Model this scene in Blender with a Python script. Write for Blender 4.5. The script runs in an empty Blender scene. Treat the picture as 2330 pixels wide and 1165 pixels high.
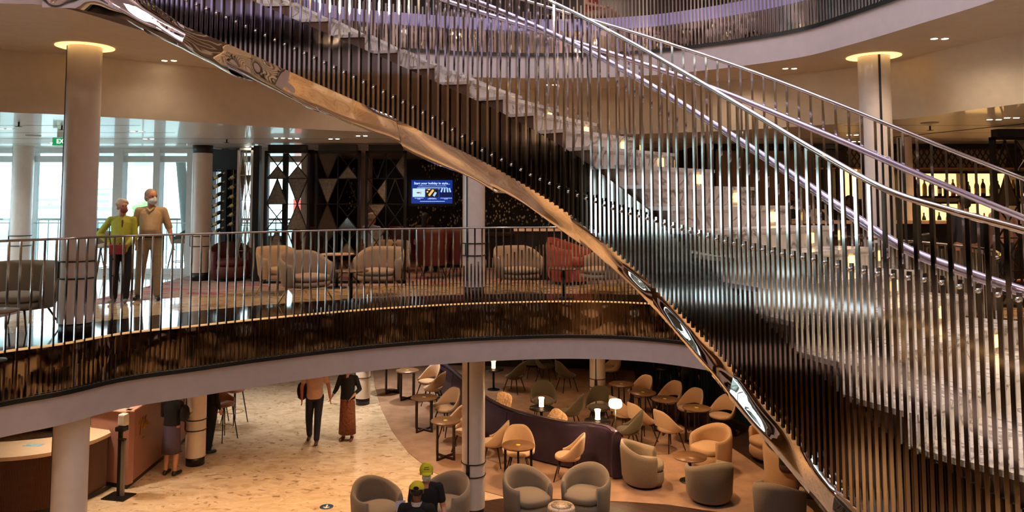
import bpy, bmesh, math, random
from mathutils import Vector, Matrix, noise
R = math.radians
random.seed(7)
SC = bpy.context.scene
COL = SC.collection
PI = math.pi
# ------------------------------------------------------------------ camera
FPX, PITCH, PX, PY, EYE = 1700.0, R(3.7), 1120.0, 345.0, Vector((0, 0, 1.6))
cd = bpy.data.cameras.new('camera'); cam = bpy.data.objects.new('camera', cd); COL.objects.link(cam)
cd.sensor_width = 36; cd.lens = FPX / 2330 * 36
cd.shift_x = (1165 - PX) / 2330; cd.shift_y = -(582.5 - PY) / 2330
cam.location = EYE; cam.rotation_euler = (R(90) + PITCH, 0, 0); cd.clip_end = 2000
SC.camera = cam

def ray(x, y):
    X = (x - PX) / FPX; Y = -(y - PY) / FPX
    return Vector((X, math.cos(PITCH) - Y * math.sin(PITCH), math.sin(PITCH) + Y * math.cos(PITCH)))
def at(x, y, z=0.0):
    r = ray(x, y); return EYE + r * ((z - 1.6) / r.z)
def atd(x, y, d):
    r = ray(x, y); return EYE + r * (d / r.y)
def pxw(px, d):          # metres for a pixel width at a distance
    return px / FPX * d
# ------------------------------------------------------------------ materials
MATS = {}
def nodes(m):
    m.use_nodes = True; nt = m.node_tree; b = nt.nodes['Principled BSDF']; return nt, b
def mat(name, col, rough=.5, metal=0., var=0., scale=8., bump=0., bscale=40., emit=None, es=0., coat=0., spec=None, sheen=0., trans=0., ior=None, alpha=None):
    if name in MATS: return MATS[name]
    m = bpy.data.materials.new(name); nt, b = nodes(m); N = nt.nodes; L = nt.links
    c = (*col, 1)
    b.inputs['Base Color'].default_value = c
    b.inputs['Roughness'].default_value = rough; b.inputs['Metallic'].default_value = metal
    if coat: b.inputs['Coat Weight'].default_value = coat; b.inputs['Coat Roughness'].default_value = .05
    if sheen: b.inputs['Sheen Weight'].default_value = sheen
    if spec is not None: b.inputs['Specular IOR Level'].default_value = spec
    if trans: b.inputs['Transmission Weight'].default_value = trans
    if ior: b.inputs['IOR'].default_value = ior
    tc = N.new('ShaderNodeTexCoord')
    nz = N.new('ShaderNodeTexNoise'); nz.inputs['Scale'].default_value = scale; nz.inputs['Detail'].default_value = 4
    L.new(tc.outputs['Object'], nz.inputs['Vector'])
    v = var if var else .04
    rp = N.new('ShaderNodeValToRGB')
    rp.color_ramp.elements[0].position = .3; rp.color_ramp.elements[1].position = .7
    rp.color_ramp.elements[0].color = (*[max(0, q * (1 - v)) for q in col], 1)
    rp.color_ramp.elements[1].color = (*[min(1, q * (1 + v)) for q in col], 1)
    L.new(nz.outputs['Fac'], rp.inputs['Fac']); L.new(rp.outputs['Color'], b.inputs['Base Color'])
    if bump:
        n2 = N.new('ShaderNodeTexNoise'); n2.inputs['Scale'].default_value = bscale; n2.inputs['Detail'].default_value = 3
        L.new(tc.outputs['Object'], n2.inputs['Vector'])
        bp_ = N.new('ShaderNodeBump'); bp_.inputs['Strength'].default_value = 1; bp_.inputs['Distance'].default_value = bump
        L.new(n2.outputs['Fac'], bp_.inputs['Height']); L.new(bp_.outputs['Normal'], b.inputs['Normal'])
    if emit:
        b.inputs['Emission Color'].default_value = (*emit, 1); b.inputs['Emission Strength'].default_value = es
    MATS[name] = m; return m
def S(r, g, b):          # sRGB 0-255 to linear
    return tuple(((c / 255) / 12.92 if c / 255 <= .04045 else ((c / 255 + .055) / 1.055) ** 2.4) for c in (r, g, b))

M = {}
M['chrome'] = mat('polished_chrome', (.64, .61, .58), .07, 1., var=.06, scale=3)
M['chrome_dark'] = mat('dark_chrome', (.42, .38, .35), .10, 1., var=.1, scale=3)
M['gold'] = mat('brushed_brass', S(214, 160, 84), .3, 1.)
M['brass'] = mat('brass_leg', S(190, 160, 100), .3, 1.)
M['black'] = mat('black_lacquer', (.008, .008, .008), .35)
M['blackmetal'] = mat('black_metal', (.02, .018, .017), .4, .6)
M['white'] = mat('warm_white_paint', S(214, 200, 186), .55)
M['soffit'] = mat('beige_soffit_paint', S(228, 212, 192), .6)
M['fascia'] = mat('grey_lilac_fascia', S(196, 184, 182), .5)
M['colwhite'] = mat('column_white_metal', S(226, 214, 204), .32, 0., coat=.2)
M['ceilgloss'] = mat('glossy_ceiling_panel', S(236, 234, 228), .34, 0., coat=.35)
M['ceilwarm'] = mat('lower_ceiling', S(180, 160, 140), .5)
M['frame'] = mat('window_frame_white', S(236, 240, 240), .45)
M['tan'] = mat('tan_wool_fabric', S(196, 160, 122), .9, 0, var=.08, scale=60, bump=.002, bscale=300, sheen=.2)
M['cream'] = mat('cream_wool_fabric', S(204, 172, 138), .9, 0, var=.06, scale=60, bump=.002, bscale=300, sheen=.2)
M['grey'] = mat('grey_tweed_fabric', S(138, 124, 106), .95, 0, var=.12, scale=90, bump=.002, bscale=300, sheen=.1)
M['taupe'] = mat('taupe_lounge_fabric', S(172, 146, 116), .9, 0, var=.08, scale=60, bump=.002, bscale=300)
M['greyl'] = mat('grey_lounge_fabric', S(150, 138, 120), .95, 0, var=.1, scale=90, bump=.002, bscale=300)
M['olive'] = mat('dark_olive_velvet', S(86, 78, 60), .85, 0, var=.1, scale=40, sheen=.2)
M['maroon'] = mat('maroon_leather', S(86, 32, 30), .5, 0, var=.15, scale=12)
M['red'] = mat('rust_red_velvet', S(150, 58, 38), .8, 0, var=.2, scale=30, sheen=.2)
M['purple'] = mat('aubergine_leather', S(54, 42, 64), .33, 0, var=.15, scale=5, bump=.003, bscale=14)
M['wood'] = mat('dark_walnut', S(84, 58, 44), .4, 0, var=.25, scale=14)
M['tabletop'] = mat('walnut_table_top', S(120, 88, 62), .35, 0, var=.2, scale=9)
M['leg'] = mat('espresso_leg', S(40, 26, 22), .4)
M['sticker'] = mat('yellow_sticker', S(214, 206, 60), .5)
M['skin'] = mat('skin', S(196, 140, 112), .55, 0, var=.05)
M['skinred'] = mat('sunned_skin', S(178, 112, 88), .55, 0, var=.06)
M['skindark'] = mat('brown_skin', S(128, 84, 62), .55, 0, var=.05)
M['glow'] = mat('lamp_glow', (1, .8, .5), .5, emit=(1, .62, .3), es=9)
M['downlight'] = mat('downlight_lens', (1, .9, .8), .5, emit=(1, .76, .5), es=22)
M['ring'] = mat('column_cove_glow', (1, .8, .4), .5, emit=(1, .62, .22), es=1.5)
M['stepglow'] = mat('step_light', (1, .8, .4), .5, emit=(1, .6, .2), es=2.2)
M['amber'] = mat('amber_backlight', (1, .6, .25), .5, emit=(1, .55, .18), es=2.0)
M['glass'] = None

def ramp(nt, fac, stops, interp='LINEAR'):
    r = nt.nodes.new('ShaderNodeValToRGB'); cr = r.color_ramp; cr.interpolation = interp
    while len(cr.elements) > 1: cr.elements.remove(cr.elements[-1])
    cr.elements[0].position = stops[0][0]; cr.elements[0].color = (*stops[0][1], 1)
    for p, c in stops[1:]:
        e = cr.elements.new(p); e.color = (*c, 1)
    nt.links.new(fac, r.inputs['Fac']); return r.outputs['Color']
def math_n(nt, op, a, b=None):
    n = nt.nodes.new('ShaderNodeMath'); n.operation = op
    for i, v in enumerate((a, b)):
        if v is None: continue
        if isinstance(v, (int, float)): n.inputs[i].default_value = v
        else: nt.links.new(v, n.inputs[i])
    return n.outputs[0]
def mixc(nt, fac, a, b):
    n = nt.nodes.new('ShaderNodeMix'); n.data_type = 'RGBA'
    for s, v in ((0, fac), (6, a), (7, b)):
        if hasattr(v, 'links'): nt.links.new(v, n.inputs[s])
        elif isinstance(v, (int, float)): n.inputs[s].default_value = v
        else: n.inputs[s].default_value = (*v, 1)
    return n.outputs[2]
def geo_pos(nt):
    g = nt.nodes.new('ShaderNodeNewGeometry'); return g.outputs['Position']
def tex(nt, kind, vec, **kw):
    n = nt.nodes.new(kind)
    for k, v in kw.items():
        if k in n.inputs: n.inputs[k].default_value = v
        else: setattr(n, k, v)
    nt.links.new(vec, n.inputs['Vector']); return n
def mapping(nt, vec, scale=(1, 1, 1), rot=(0, 0, 0)):
    m = nt.nodes.new('ShaderNodeMapping'); m.inputs['Scale'].default_value = scale; m.inputs['Rotation'].default_value = rot
    nt.links.new(vec, m.inputs['Vector']); return m.outputs['Vector']
def radial(nt, pos, cx, cy):
    s = nt.nodes.new('ShaderNodeSeparateXYZ'); nt.links.new(pos, s.inputs[0])
    dx = math_n(nt, 'SUBTRACT', s.outputs[0], cx); dy = math_n(nt, 'SUBTRACT', s.outputs[1], cy)
    return math_n(nt, 'SQRT', math_n(nt, 'ADD', math_n(nt, 'MULTIPLY', dx, dx), math_n(nt, 'MULTIPLY', dy, dy))), s

# lower floor: warm marble mosaic
m = bpy.data.materials.new('mosaic_marble_floor'); nt, b = nodes(m); p = geo_pos(nt)
vm = mapping(nt, p, (1, 1.6, 1), (0, 0, .5))
n1 = tex(nt, 'ShaderNodeTexNoise', vm, Scale=2.2, Detail=6., Distortion=1.2)
base = ramp(nt, n1.outputs['Fac'], [(.3, S(208, 186, 160)), (.55, S(232, 212, 186)), (.75, S(214, 194, 168))])
n2 = tex(nt, 'ShaderNodeTexNoise', mapping(nt, p, (1.2, 2.0, 1), (0, 0, -.4)), Scale=3.4, Detail=5., Distortion=1.6)
vein = ramp(nt, n2.outputs['Fac'], [(.60, (0, 0, 0)), (.67, (1, 1, 1))])
vo = tex(nt, 'ShaderNodeTexVoronoi', mapping(nt, p, (1, 1.5, 1), (0, 0, .3)), Scale=4.5)
sv = nt.nodes.new('ShaderNodeSeparateColor'); nt.links.new(vo.outputs['Color'], sv.inputs[0])
patch = ramp(nt, sv.outputs[0], [(0, (.84, .80, .74)), (1, (1, 1, 1))])
mm = nt.nodes.new('ShaderNodeMix'); mm.data_type = 'RGBA'; mm.blend_type = 'MULTIPLY'; mm.inputs[0].default_value = 1
nt.links.new(base, mm.inputs[6]); nt.links.new(patch, mm.inputs[7])
vf = math_n(nt, 'MULTIPLY', vein, .8)
nt.links.new(mixc(nt, vf, mm.outputs[2], S(140, 104, 80)), b.inputs['Base Color'])
b.inputs['Roughness'].default_value = .14; M['marble_low'] = m

# carpet of the lower lounge
m = bpy.data.materials.new('brown_lounge_carpet'); nt, b = nodes(m); p = geo_pos(nt)
n1 = tex(nt, 'ShaderNodeTexNoise', p, Scale=3., Detail=6.); n2 = tex(nt, 'ShaderNodeTexNoise', p, Scale=90., Detail=2.)
c1 = ramp(nt, n1.outputs['Fac'], [(.35, S(150, 118, 96)), (.65, S(176, 142, 116))])
nt.links.new(mixc(nt, math_n(nt, 'MULTIPLY', n2.outputs['Fac'], .35), c1, S(120, 92, 76)), b.inputs['Base Color'])
b.inputs['Roughness'].default_value = .95; M['carpet_low'] = m

# middle deck floor: dark border ring, beige marble, patterned carpet
m = bpy.data.materials.new('middle_deck_floor'); nt, b = nodes(m); p = geo_pos(nt)
rad, sep = radial(nt, p, 1.0, 4.9)
nz = tex(nt, 'ShaderNodeTexNoise', mapping(nt, p, (1, 1.4, 1)), Scale=2.4, Detail=7., Distortion=1.)
beige = ramp(nt, nz.outputs['Fac'], [(.35, S(196, 166, 124)), (.5, S(220, 194, 152)), (.62, S(170, 136, 98)), (.72, S(214, 190, 150))])
white = ramp(nt, nz.outputs['Fac'], [(.35, S(206, 200, 192)), (.6, S(232, 226, 218)), (.7, S(186, 178, 170))])
dark = ramp(nt, nz.outputs['Fac'], [(.4, S(38, 28, 22)), (.7, S(64, 48, 38))])
nc = tex(nt, 'ShaderNodeTexNoise', mapping(nt, p, (.6, 1.4, 1)), Scale=1.6, Detail=5., Distortion=1.8)
carpet = ramp(nt, nc.outputs['Fac'], [(.38, S(150, 136, 130)), (.5, S(168, 150, 138)), (.56, S(172, 96, 100)), (.62, S(150, 60, 70)), (.7, S(140, 122, 118))])
isdark = math_n(nt, 'LESS_THAN', rad, 8.0)
dl_ = math_n(nt, 'MULTIPLY', math_n(nt, 'LESS_THAN', sep.outputs[1], 10.8), math_n(nt, 'LESS_THAN', sep.outputs[0], -6.7))
iscarp = math_n(nt, 'MULTIPLY', math_n(nt, 'GREATER_THAN', rad, 9.7), math_n(nt, 'GREATER_THAN', sep.outputs[0], -6.4))
isleft = math_n(nt, 'LESS_THAN', sep.outputs[0], -6.4)
near_ = math_n(nt, 'LESS_THAN', sep.outputs[1], 6.6)
c = mixc(nt, isdark, beige, dark); c = mixc(nt, isleft, c, white); c = mixc(nt, dl_, c, S(86, 66, 54)); c = mixc(nt, iscarp, c, carpet); c = mixc(nt, math_n(nt, 'MULTIPLY', near_, math_n(nt, 'LESS_THAN', sep.outputs[0], 1.)), c, S(92, 70, 56)); c = mixc(nt, math_n(nt, 'MULTIPLY', near_, math_n(nt, 'GREATER_THAN', sep.outputs[0], 1.)), c, white)  # brown areas put in to darken what the stair bars reflect
nt.links.new(c, b.inputs['Base Color'])
nt.links.new(math_n(nt, 'ADD', math_n(nt, 'MULTIPLY', math_n(nt, 'ADD', iscarp, dl_), .8), .07), b.inputs['Roughness'])
M['floor_mid'] = m

def marble(name, c1, c2, veinc, rough=.2, sc=1.6):
    m = bpy.data.materials.new(name); nt, b = nodes(m); p = geo_pos(nt)
    n1 = tex(nt, 'ShaderNodeTexNoise', p, Scale=sc, Detail=8., Distortion=2.2)
    cc = ramp(nt, n1.outputs['Fac'], [(.3, c1), (.48, c2), (.515, veinc), (.55, c2), (.7, c1)])
    nt.links.new(cc, b.inputs['Base Color']); b.inputs['Roughness'].default_value = rough
    return m
M['marble_step'] = marble('white_veined_marble', S(208, 200, 192), S(228, 222, 214), S(150, 140, 132), .18, 1.5)
M['marble_drum'] = marble('drum_marble', S(214, 190, 160), S(232, 212, 184), S(120, 92, 70), .3, 5)

# mirrors
def mirror(name, col, rough, bumpd, bsc, stretch=(1, 1, 1)):
    m = bpy.data.materials.new(name); nt, b = nodes(m); p = geo_pos(nt)
    b.inputs['Metallic'].default_value = 1; b.inputs['Roughness'].default_value = rough
    n0 = tex(nt, 'ShaderNodeTexNoise', p, Scale=1.2, Detail=2.)
    nt.links.new(ramp(nt, n0.outputs['Fac'], [(.3, tuple(q * .93 for q in col)), (.7, col)]), b.inputs['Base Color'])
    if bumpd:
        n = tex(nt, 'ShaderNodeTexNoise', mapping(nt, p, stretch), Scale=bsc, Detail=1.)
        bp_ = nt.nodes.new('ShaderNodeBump'); bp_.inputs['Distance'].default_value = bumpd
        nt.links.new(n.outputs['Fac'], bp_.inputs['Height']); nt.links.new(bp_.outputs['Normal'], b.inputs['Normal'])
    return m
M['mirror_wave'] = mirror('rippled_mirror_steel', (.88, .83, .78), .03, .012, 2.6)
M['mirror_bronze'] = mirror('bronze_mirror_panel', (.56, .51, .46), .05, .02, 3)
M['mirror_side'] = mirror('smoked_mirror_panel', (.25, .215, .19), .07, .004, 2)

# ribbed walnut counter front
m = bpy.data.materials.new('ribbed_walnut'); nt, b = nodes(m); b.inputs['Base Color'].default_value = (*S(96, 62, 48), 1); b.inputs['Roughness'].default_value = .45
M['ribbed'] = m
M['pinkwall'] = mat('rose_lacquer', S(164, 116, 102), .45, 0, var=.05)
M['counter_top'] = mat('cream_solid_surface', S(236, 208, 176), .3)
M['lilac'] = mat('lilac_lit_ceiling', S(206, 196, 226), .6)
M['wallbeige'] = mat('beige_wall_paint', S(190, 168, 144), .7)
M['darkwall'] = mat('dark_bronze_wall', S(40, 30, 24), .4, .3, var=.4, scale=5)
M['green'] = mat('dark_green_ribbed_wall', S(20, 48, 46), .5, 0, var=.2, scale=5)
# sparkling mosaic wall behind the screen lounge
m = bpy.data.materials.new('gold_fleck_mosaic'); nt, b = nodes(m); p = geo_pos(nt)
v = tex(nt, 'ShaderNodeTexVoronoi', mapping(nt, p, (1, 1, .6)), Scale=16.)
n = tex(nt, 'ShaderNodeTexNoise', p, Scale=1.3, Detail=2.)
f1 = ramp(nt, v.outputs['Distance'], [(.30, (1, 1, 1)), (.36, (0, 0, 0))]); f2 = ramp(nt, n.outputs['Fac'], [(.50, (0, 0, 0)), (.56, (1, 1, 1))])
fm = math_n(nt, 'MULTIPLY', f1, f2)
nt.links.new(mixc(nt, fm, S(22, 16, 13), S(230, 206, 150)), b.inputs['Base Color']); nt.links.new(math_n(nt, 'MULTIPLY', fm, .8), b.inputs['Metallic']); b.inputs['Roughness'].default_value = .3
M['mosaic'] = m
# brown and silver diamond lattice over the bar
m = bpy.data.materials.new('diamond_lattice_panel'); nt, b = nodes(m); p = geo_pos(nt)
ck = tex(nt, 'ShaderNodeTexChecker', mapping(nt, p, (7, 7, 4.2), (0, R(45), 0)), Scale=1.)
s_ = nt.nodes.new('ShaderNodeSeparateXYZ'); nt.links.new(p, s_.inputs[0])
u = math_n(nt, 'ADD', math_n(nt, 'MULTIPLY', s_.outputs[0], 9.), math_n(nt, 'MULTIPLY', s_.outputs[2], 5.5))
w = math_n(nt, 'SUBTRACT', math_n(nt, 'MULTIPLY', s_.outputs[0], 9.), math_n(nt, 'MULTIPLY', s_.outputs[2], 5.5))
fu = math_n(nt, 'FRACT', u); fw = math_n(nt, 'FRACT', w)
inn = math_n(nt, 'MULTIPLY', math_n(nt, 'GREATER_THAN', fu, .28), math_n(nt, 'GREATER_THAN', fw, .28))
nn = tex(nt, 'ShaderNodeTexNoise', p, Scale=1.1)
inn2 = math_n(nt, 'MULTIPLY', inn, math_n(nt, 'GREATER_THAN', nn.outputs['Fac'], .5))
nt.links.new(mixc(nt, inn2, S(48, 30, 24), S(150, 132, 104)), b.inputs['Base Color']); b.inputs['Roughness'].default_value = .35
M['diamond'] = m
# window glass
m = bpy.data.materials.new('window_glass'); m.use_nodes = True; nt = m.node_tree; nt.nodes.clear()
o = nt.nodes.new('ShaderNodeOutputMaterial'); t = nt.nodes.new('ShaderNodeBsdfTransparent'); g = nt.nodes.new('ShaderNodeBsdfGlossy'); mx = nt.nodes.new('ShaderNodeMixShader'); fr = nt.nodes.new('ShaderNodeValue'); fr.outputs[0].default_value = .06
t.inputs[0].default_value = (.86, .94, .96, 1); g.inputs['Roughness'].default_value = .02
nt.links.new(fr.outputs[0], mx.inputs[0]); nt.links.new(t.outputs[0], mx.inputs[1]); nt.links.new(g.outputs[0], mx.inputs[2]); nt.links.new(mx.outputs[0], o.inputs[0]); M['glass'] = m
m2 = m.copy(); m2.name = 'clear_lamp_glass'; M['glass2'] = m2

# ------------------------------------------------------------------ mesh builder
class MB:
    def __init__(s): s.v = []; s.f = []; s.sm = []
    def add(s, vs, fs, smooth=False):
        o = len(s.v); s.v += [tuple(v) for v in vs]; s.f += [tuple(i + o for i in f) for f in fs]; s.sm += [smooth] * len(fs)
    def box(s, c, d, rz=0, mtx=None):
        x, y, z = [q / 2 for q in d]
        vs = [Vector((a * x, b_ * y, e * z)) for a in (-1, 1) for b_ in (-1, 1) for e in (-1, 1)]
        if mtx is None: mtx = Matrix.Rotation(rz, 3, 'Z')
        vs = [mtx @ v + Vector(c) for v in vs]
        s.add(vs, [(0, 1, 3, 2), (4, 6, 7, 5), (0, 4, 5, 1), (2, 3, 7, 6), (0, 2, 6, 4), (1, 5, 7, 3)])
        return s
    def bar(s, p0, p1, w, h=None, up=Vector((0, 0, 1))):
        p0, p1 = Vector(p0), Vector(p1); d = (p1 - p0); L = d.length
        if L < 1e-6: return s
        d.normalize(); sx = d.cross(up)
        if sx.length < 1e-4: sx = d.cross(Vector((1, 0, 0)))
        sx.normalize(); sz = sx.cross(d); h = h or w
        vs = [p + sx * a * w / 2 + sz * b_ * h / 2 for p in (p0, p1) for a, b_ in ((-1, -1), (1, -1), (1, 1), (-1, 1))]
        s.add(vs, [(0, 1, 2, 3), (4, 7, 6, 5), (0, 4, 5, 1), (1, 5, 6, 2), (2, 6, 7, 3), (3, 7, 4, 0)]); return s
    def tube(s, pts, r, seg=10, closed=False, rr=None, cap=True):
        pts = [Vector(p) for p in pts]; n = len(pts); vs = []; fs = []
        prev = None
        for i, p in enumerate(pts):
            t = (pts[(i + 1) % n] - pts[i - 1]) if closed else (pts[min(i + 1, n - 1)] - pts[max(i - 1, 0)])
            t.normalize()
            a = t.cross(Vector((0, 0, 1)))
            if a.length < .05: a = t.cross(Vector((1, 0, 0))) if prev is None else prev
            a = (a - t * a.dot(t)).normalized(); prev = a; b_ = t.cross(a)
            ri = rr[i] if rr else r
            vs += [p + (a * math.cos(2 * PI * k / seg) + b_ * math.sin(2 * PI * k / seg)) * ri for k in range(seg)]
        for i in range(n if closed else n - 1):
            j = (i + 1) % n
            for k in range(seg):
                l = (k + 1) % seg; fs.append((i * seg + k, i * seg + l, j * seg + l, j * seg + k))
        if cap and not closed: fs += [tuple(reversed(range(seg))), tuple((n - 1) * seg + k for k in range(seg))]
        s.add(vs, fs, True); return s
    def lathe(s, prof, c=(0, 0, 0), seg=24, a0=0, a1=2 * PI, sx=1, sy=1, smooth=True, cap=True):
        full = abs(a1 - a0 - 2 * PI) < 1e-6; n = seg if full else seg + 1; vs = []; fs = []; m_ = len(prof)
        for i in range(n):
            a = a0 + (a1 - a0) * i / seg
            for r, z in prof: vs.append((c[0] + r * math.cos(a) * sx, c[1] + r * math.sin(a) * sy, c[2] + z))
        for i in range(seg):
            j = (i + 1) % n
            for k in range(m_ - 1): fs.append((i * m_ + k, j * m_ + k, j * m_ + k + 1, i * m_ + k + 1))
        if full and cap:
            if prof[0][0] > 1e-6: fs.append(tuple(i * m_ for i in reversed(range(n))))
            if prof[-1][0] > 1e-6: fs.append(tuple(i * m_ + m_ - 1 for i in range(n)))
        s.add(vs, fs, smooth); return s
    def prism(s, poly, z0, z1, smooth=False):
        n = len(poly); vs = [(p[0], p[1], z0) for p in poly] + [(p[0], p[1], z1) for p in poly]
        s.add(vs, [tuple(reversed(range(n))), tuple(range(n, 2 * n))]); s.add(vs, [(i, (i + 1) % n, n + (i + 1) % n, n + i) for i in range(n)], smooth); return s
    def grid(s, rows, smooth=True, closed=False):
        n = len(rows[0]); vs = [p for r in rows for p in r]; fs = []
        for i in range(len(rows) - 1):
            for k in range(n if closed else n - 1):
                l = (k + 1) % n; fs.append((i * n + k, i * n + l, (i + 1) * n + l, (i + 1) * n + k))
        s.add(vs, fs, smooth); return s
    def capsule(s, p0, p1, r0, r1, seg=12, sq=None):
        p0, p1 = Vector(p0), Vector(p1); d = p1 - p0; L = max(d.length, 1e-4); d = d / L
        a = d.orthogonal().normalized(); b_ = d.cross(a); vs = []; K = 4
        prof = []
        for i in range(K + 1): t = -PI / 2 + PI / 2 * i / K; prof.append((r0 * math.cos(t), r0 * math.sin(t)))
        for i in range(K + 1): t = PI / 2 * i / K; prof.append((r1 * math.cos(t), L + r1 * math.sin(t)))
        rows = []
        for r, h in prof:
            r = max(r, 1e-4)
            rows.append([p0 + d * h + (a * math.cos(2 * PI * k / seg) + b_ * math.sin(2 * PI * k / seg)) * r for k in range(seg)])
        if sq:   # squash along an axis about p0-p1 line: sq = (axis, factor)
            ax, fct = Vector(sq[0]), sq[1]
            for row in rows:
                cen = sum(row, Vector()) / len(row)
                for k in range(len(row)): q = row[k] - cen; row[k] = cen + q - ax * q.dot(ax) * (1 - fct)
        o = len(s.v); n = seg; fs = []
        for i in range(len(rows) - 1):
            for k in range(n): fs.append((i * n + k, i * n + (k + 1) % n, (i + 1) * n + (k + 1) % n, (i + 1) * n + k))
        fs.append(tuple(reversed(range(n)))); fs.append(tuple((len(rows) - 1) * n + k for k in range(n)))
        s.add([p for r in rows for p in r], fs, True); return s
    def ell(s, c, r, seg=14, rings=9, mtx=None):
        rows = []
        for i in range(rings + 1):
            t = -PI / 2 + PI * i / rings
            row = []
            for k in range(seg):
                v = Vector((max(math.cos(t), .001) * math.cos(2 * PI * k / seg) * r[0], max(math.cos(t), .001) * math.sin(2 * PI * k / seg) * r[1], math.sin(t) * r[2]))
                if mtx: v = mtx @ v
                row.append(v + Vector(c))
            rows.append(row)
        s.grid(rows, True, True)
        n = len(s.v); s.f.append(tuple(reversed(range(n - seg * (rings + 1), n - seg * rings)))); s.sm.append(True)
        s.f.append(tuple(range(n - seg, n))); s.sm.append(True); return s
    def mesh(s, name):
        me = bpy.data.meshes.new(name); me.from_pydata(s.v, [], s.f)
        me.polygons.foreach_set('use_smooth', s.sm)
        bm = bmesh.new(); bm.from_mesh(me); bmesh.ops.recalc_face_normals(bm, faces=bm.faces); bm.to_mesh(me); bm.free(); me.update(); return me
    def build(s, name, m, parent=None, loc=None, bevel=0):
        me = s.mesh(name)
        if m: me.materials.append(m)
        o = bpy.data.objects.new(name, me); COL.objects.link(o)
        if parent is not None: o.parent = parent
        if loc is not None: o.location = loc
        if bevel:
            b_ = o.modifiers.new('bevel', 'BEVEL'); b_.width = bevel; b_.segments = 2; b_.limit_method = 'ANGLE'
        return o
def tag(o, label=None, cat=None, group=None, kind=None):
    if label: o['label'] = label
    if cat: o['category'] = cat
    if group: o['group'] = group
    if kind: o['kind'] = kind
    return o
def thing(name, label, cat, loc=(0, 0, 0), rz=0, group=None):
    o = bpy.data.objects.new(name, None); COL.objects.link(o); o.location = loc; o.rotation_euler = (0, 0, rz); o.empty_display_size = .1
    return tag(o, label, cat, group)
def struct(name, mb, m, **k):
    o = mb.build(name, m, **k); o['kind'] = 'structure'; return o
def dup(o, loc=None, rz=None, label=None, group=None, parent=None):
    c = o.copy(); COL.objects.link(c)
    if parent is not None: c.parent = parent
    if loc is not None: c.location = loc
    if rz is not None: c.rotation_euler = (0, 0, rz)
    if label: c['label'] = label
    if group: c['group'] = group
    for ch in list(o.children): dup(ch, parent=c)
    return c
def arealight(loc, size, power, col, rot=(0, 0, 0), sy=None, spread=None, name='lamp'):
    l = bpy.data.lights.new(name, 'AREA'); l.energy = power; l.color = col; l.size = size
    if sy: l.shape = 'RECTANGLE'; l.size_y = sy
    else: l.shape = 'DISK'
    if spread: l.spread = spread
    o = bpy.data.objects.new(name, l); COL.objects.link(o); o.location = loc; o.rotation_euler = rot; return o
def spot(loc, power, col, angle=100, blend=.6, r=.05, rot=(0, 0, 0)):  # serves ceiling downlights and the added fill spots
    l = bpy.data.lights.new('downlight_and_fill', 'SPOT'); l.energy = power; l.color = col; l.spot_size = R(angle); l.spot_blend = blend; l.shadow_soft_size = r
    o = bpy.data.objects.new('downlight_and_fill', l); COL.objects.link(o); o.location = loc; o.rotation_euler = rot; return o
def smoothpts(P, n):      # Catmull-Rom through points, n samples
    P = [Vector(p) for p in P]; Q = [P[0] * 2 - P[1]] + P + [P[-1] * 2 - P[-2]]; seg = []
    for i in range(1, len(Q) - 2):
        for k in range(12):
            t = k / 12; a, b_, c, d = Q[i - 1], Q[i], Q[i + 1], Q[i + 2]
            seg.append(.5 * ((2 * b_) + (c - a) * t + (2 * a - 5 * b_ + 4 * c - d) * t * t + (3 * b_ - a - 3 * c + d) * t ** 3))
    seg.append(P[-1]); L = [0]
    for i in range(1, len(seg)): L.append(L[-1] + (seg[i] - seg[i - 1]).length)
    out = []; j = 0
    for k in range(n):
        s_ = L[-1] * k / (n - 1)
        while j < len(L) - 2 and L[j + 1] < s_: j += 1
        f = (s_ - L[j]) / max(L[j + 1] - L[j], 1e-9); out.append(seg[j].lerp(seg[j + 1], min(max(f, 0), 1)))
    return out
def walk(pts, step):      # points along a polyline at equal steps with tangents
    out = []; L = 0; nxt = step / 2
    for i in range(len(pts) - 1):
        d = (pts[i + 1] - pts[i]); l = d.length
        while nxt <= L + l:
            out.append((pts[i] + d * ((nxt - L) / l), d.normalized(), nxt)); nxt += step
        L += l
    return out
# ================================================================== SETTING
ZL, ZM, ZU = -3.58, 0.0, 4.35          # lower, middle, upper floors
SOF_L, SOF_U, LOUNGE = -.9, 3.45, 2.7
def loop2(pts, n=160):
    P = [Vector((p[0], p[1], 0)) for p in pts]; P.append(P[0])
    return smoothpts(P, n + 1)[:-1]
goldpx = [(0, 800), (142, 781), (283, 757), (438, 741), (600, 724), (801, 706), (951, 696), (1100, 689), (1297, 685), (1476, 690)]
midpts = [at(x, y, 0) for x, y in goldpx]
midloop = [(-6.0, 5.6), (-5.65, 7.2)] + [(p.x, p.y) for p in midpts] + [(3.4, 10.9), (4.0, 9.8), (4.3, 8.6), (4.45, 7.5), (4.35, 6.5), (3.6, 5.4), (2.3, 4.4), (1.68, 3.7), (1.55, 2.4), (1.3, 1.2), (.5, .75), (-1.8, .8), (-3.8, 1.5), (-5.2, 3.0), (-5.85, 4.3)]
ML = loop2(midloop, 240)
uppx = [(957, 170), (1100, 176), (1260, 178), (1432, 174), (1586, 162), (1800, 134), (1930, 103), (2110, 49), (2265, 0)]
uppts = [at(x, y, SOF_U) for x, y in uppx]
uploop = [(-4.72, 6.95), (-4.15, 7.1), (-3.75, 8.3), (-3.1, 9.5), (-2.2, 10.5)] + [(p.x, p.y) for p in uppts] + [(4.75, 5.4), (4.3, 4), (2.9, 2.9), (0, 2.5), (-2.9, 2.9), (-4.6, 4.2), (-5.2, 5.8)]
UL = loop2(uploop, 240)
BX = (-16., 16., -7., 24.)
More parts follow.
